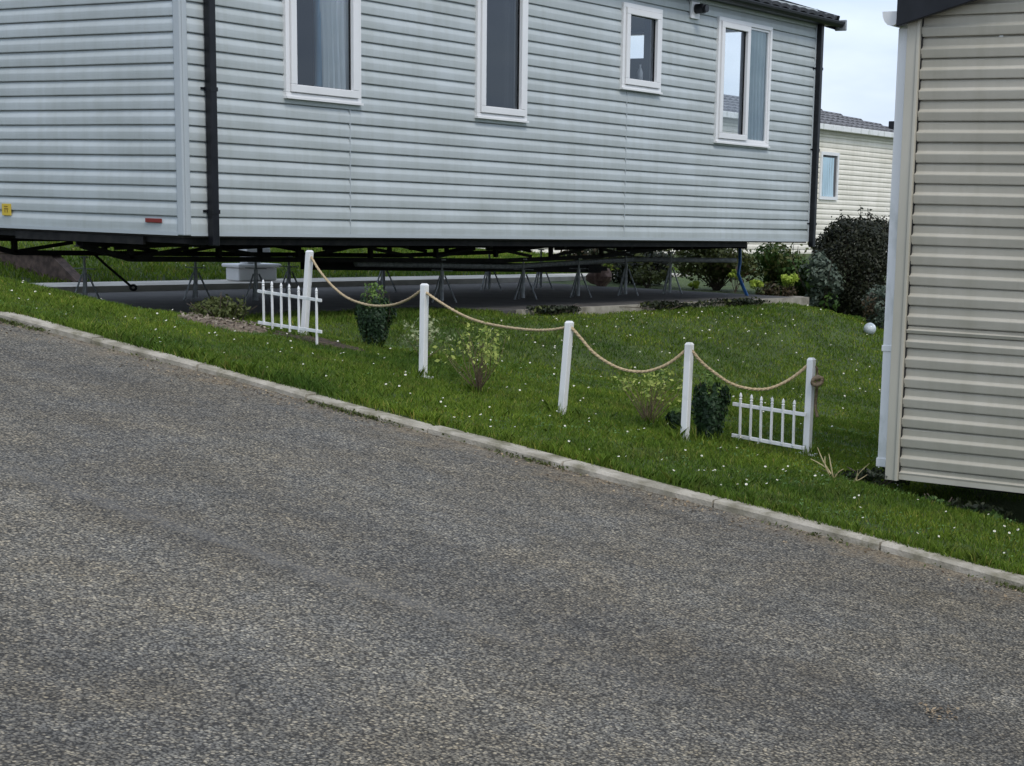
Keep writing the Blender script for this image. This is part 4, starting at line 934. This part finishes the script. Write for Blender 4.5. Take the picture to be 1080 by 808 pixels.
# dark trailing edge plants on the slab edge
for i, (y, ln, lb) in enumerate([(14.4, .55, 'dark trailing plant on the slab edge near the middle stands'), (16.4, .75, 'dark trailing plant on the slab edge below the second stand from the hose'), (17.9, .8, 'dark trailing plant on the slab edge nearest the hose')]):
    bush('trailing_plant', (-10.66, y), (.10, ln, .055), 900, .022, L_dark, lb, 'plant', seed=70 + i, twigs=6, second=L_olive, nsec=120)
# tree top far behind the cream home's roof
tz_ = lz(-26, 47); tr_ = empty('tree', (-26.0, 47.0, tz_), 'bare-branched treetop showing above the cream home beside the black downpipe', 'tree')
tb0 = Vector((-26.0, 47.0, tz_ - .1))
MB().tube([tb0, tb0 + Vector((.05, 0, 1.8)), tb0 + Vector((0, .1, 3.2))], [.11, .08, .04], 8).build('trunk', M['bark'], tr_)
tt = tb0 + Vector((0, .05, 2.6)); rr2 = random.Random(5)
tips = [tt + Vector((rr2.uniform(-.6, .5), rr2.uniform(-1.1, .1), rr2.uniform(.5, 1.75))) for _ in range(18)]
stems(tt, tips, .022, tr_, M['bark'], 'branch', seed=5)
pp = np.repeat(np.array([tuple(t) for t in tips]), 26, 0) + rng.normal(size=(18 * 26, 3)) * .08
leaves_mesh('crown', pp, rng.normal(size=pp.shape), .07, L_grey, tr_)

# ------------------------------------------------------------------ grass
def in_path(a, b):
    bad = (a < -10.74) & (a > -15.88) & (b > 9.95) & (b < 24) & ~((a > -11.76) & (b < 13.68))
    bad |= ((a + 9.6) / .37) ** 2 + ((b - 9.02) / .24) ** 2 < 1
    bad |= (a > -4.1) & (b > 8.86)
    return bad
def grass_pts(a0, a1, b0, b1, dens, seed):
    rg = np.random.default_rng(seed); n = int((a1 - a0) * (b1 - b0) * dens); a = rg.uniform(a0, a1, n); b = rg.uniform(b0, b1, n)
    k = ~in_path(a, b); return a[k], b[k]
def blades(name, areas, label):
    As, Bs, Hs, Ws = [], [], [], []
    for i, (a0, a1, b0, b1, dens, h, w) in enumerate(areas):
        a, b = grass_pts(a0, a1, b0, b1, dens, 100 + i); As.append(a); Bs.append(b); Hs.append(np.full(len(a), h)); Ws.append(np.full(len(a), w))
    rg = np.random.default_rng(56)
    for (x, y) in [p[0] for p in posts] + [(-8.7, 9.6), (-7.07, 8.77), (-5.98, 9.07), (-5.52, 9.03)]:    # uncut grass round the feet of things
        As.append(x + rg.normal(0, .05, 130)); Bs.append(y - .02 + rg.normal(0, .04, 130)); Hs.append(np.full(130, .065)); Ws.append(np.full(130, .0045))
    a, b, h, w = map(np.concatenate, (As, Bs, Hs, Ws)); n = len(a); rg = np.random.default_rng(5)
    c1 = fbm(a, b, 2.2, 1); c2 = fbm(a, b, 9, 4)
    h = h * rg.uniform(.5, 1.25, n) * (.15 + .9 * c1 + 1.1 * c2).clip(.3, 2); z = lawn_z(a, b) - .004
    th_ = rg.uniform(0, 2 * np.pi, n); le = rg.normal(0, .42, (n, 2)) * h[:, None]
    c, s = np.cos(th_) * w / 2, np.sin(th_) * w / 2
    base = np.stack([a, b, z], 1); d = np.stack([c, s, 0 * c], 1)
    mid = base + np.stack([le[:, 0] * .35, le[:, 1] * .35, h * .6], 1); tip = base + np.stack([le[:, 0], le[:, 1], h], 1)
    V = np.stack([base - d, base + d, mid + d * .8, tip, mid - d * .8], 1).reshape(-1, 3)
    me = bpy.data.meshes.new(name); me.vertices.add(5 * n); me.loops.add(5 * n); me.polygons.add(n)
    me.vertices.foreach_set('co', V.ravel()); me.loops.foreach_set('vertex_index', np.arange(5 * n)); me.polygons.foreach_set('loop_start', np.arange(n) * 5)
    me.update(calc_edges=True); me.materials.append(M['grass']); o = bpy.data.objects.new(name, me); scene.collection.objects.link(o)
    return tag(o, label, 'grass', kind='stuff')
blades('grass', [(-12.6, -1.2, 7.50, 9.8, 9000, .026, .0040), (-10.73, -4.0, 9.8, 13, 4600, .026, .0055), (-10.73, -5.5, 13, 17, 2800, .027, .008), (-11.2, -6.5, 17, 21.5, 1700, .029, .011),
                 (-12.6, -10.7, 9.5, 9.95, 5500, .04, .005), (-11.75, -10.7, 9.95, 13.7, 4200, .045, .006), (-19.5, -15.88, 11.5, 25, 1000, .05, .014), (-16.1, -12.6, 7.5, 9.9, 1500, .04, .008), (-16, -11, 19.8, 24, 700, .045, .013),
                 (-12.6, -1.2, 7.475, 7.57, 12000, .05, .005)], 'short green grass covering verge and bank')
# little tufts and moss spilling over the kerb into the road
rg = np.random.default_rng(77); n = 5000; a = rg.uniform(-10.5, -2.2, n); keep = (np.sin(a * 1.9 + 1) + np.sin(a * 4.3) + rg.normal(0, .5, n)) > 1.05; a = a[keep]; b = 7.385 - np.abs(rg.normal(0, .03, len(a)))
p_ = np.stack([a, b, road_z(a, b) + rg.uniform(0, .02, len(a))], 1)
o = leaves_mesh('kerb_weeds', p_, rg.normal(size=p_.shape) + [0, 0, .6], .012, L_olive); tag(o, 'tiny moss and weeds along the road side of the kerb', 'weeds', kind='stuff')
rg = np.random.default_rng(55); n = 26000; a = rg.uniform(-11, -2, n); b = rg.uniform(7.58, 12.5, n); k = (fbm(a, b, 2.6, 12) > .60) & ~in_path(a, b); a, b = a[k], b[k]
o = leaves_mesh('clover', np.stack([a, b, lawn_z(a, b) + rg.uniform(.012, .034, len(a))], 1), np.tile([0, -.2, 1.], (len(a), 1)), .011, leaf_mat('leaf_clover', (.05, .12, .025), (.14, .24, .07), .25), aspect=1.1, jit=.35); tag(o, 'low clover and broad-leaved weeds mixed into the grass', 'weeds', kind='stuff')
# daisies
rg = np.random.default_rng(9); mb = MB()
da, db = [], []
for (a0, a1, b0, b1, n) in ((-11.5, -2.8, 7.6, 9.4, 210), (-10.6, -4.6, 9.4, 13, 80), (-10.6, -6, 13, 20, 130), (-10.6, -9.4, 12.5, 17, 60), (-19, -16.2, 12, 24, 25)):
    a = rg.uniform(a0, a1, n); b = rg.uniform(b0, b1, n)
    cl = rg.integers(0, max(2, n // 4), n); a = np.where(rg.random(n) < .4, a[cl] + rg.normal(0, .16, n), a); b = np.where(rg.random(n) < .4, b[cl] + rg.normal(0, .12, n), b)
    k = ~in_path(a, b) & (b > 7.55); da += list(a[k]); db += list(b[k])
mb2 = MB()
for a, b in zip(da, db):
    z = lz(a, b) + random.uniform(.020, .040); r_ = random.uniform(.005, .0085) if b < 11 else random.uniform(.007, .011); ti = Vector((random.uniform(-.5, .7), random.uniform(-.9, .1), 1)).normalized(); u = ti.cross(Vector((1, 0, 0))).normalized(); v = ti.cross(u); c = Vector((a, b, z))
    mb.quad(*[c + (u * math.cos(t) + v * math.sin(t)) * r_ * (1 if k % 2 == 0 else .72) for k, t in enumerate(np.linspace(0, 2 * math.pi, 12, endpoint=False))])
    mb2.quad(*[c + ti * .0015 + (u * math.cos(t) + v * math.sin(t)) * r_ * .35 for t in np.linspace(0, 2 * math.pi, 6, endpoint=False)])
o = mb.build('daisies', mat('petal', (.78, .78, .74), .6)); tag(o, 'scattered small white daisies in the lawn', 'flowers', kind='stuff')
mb2.build('flower_centre', mat('centre', (.6, .42, .05), .7), o)
# loose grit and dead leaves along the kerb
rg = np.random.default_rng(21); n = 2600; a = rg.uniform(-11, -1.8, n); b = 7.38 - np.abs(rg.normal(0, .16, n)); q_ = np.arange(n) < 60; a = np.where(q_, -2.3 + rg.normal(0, .035, n), a); b = np.where(q_, 5.27 + rg.normal(0, .05, n), b)
p_ = np.stack([a, b, road_z(a, b) + .003 + rg.uniform(0, .004, n)], 1)
k = q_ | ((np.sin(a * 2.3) + rg.normal(0, .8, n)) > -.2)
o = leaves_mesh('leaf_litter', p_[k], np.tile([0, 0, 1.], (k.sum(), 1)), .010, leaf_mat('litter', (.05, .03, .018), (.42, .32, .2), .1), jit=.3); tag(o, 'dead leaves and bark crumbs in the gutter by the kerb', 'leaf litter', kind='stuff')
# wood chips on the mulch
rg = np.random.default_rng(22); n = 260; t = rg.uniform(0, 6.28, n); q_ = rg.uniform(0, 1, n) ** .6; a = -9.6 + .37 * q_ * np.cos(t); b = 9.02 + .25 * q_ * np.sin(t); p_ = np.stack([a, b, lawn_z(a, b) + .022 + rg.uniform(0, .014, n)], 1)
o = leaves_mesh('wood_chips', p_, np.tile([0, 0, 1.], (n, 1)), .018, leaf_mat('chips', (.08, .06, .045), (.36, .30, .23), .05), jit=.5); tag(o, 'pale wood chips on the bare soil by the first picket panel', 'wood chips', kind='stuff')
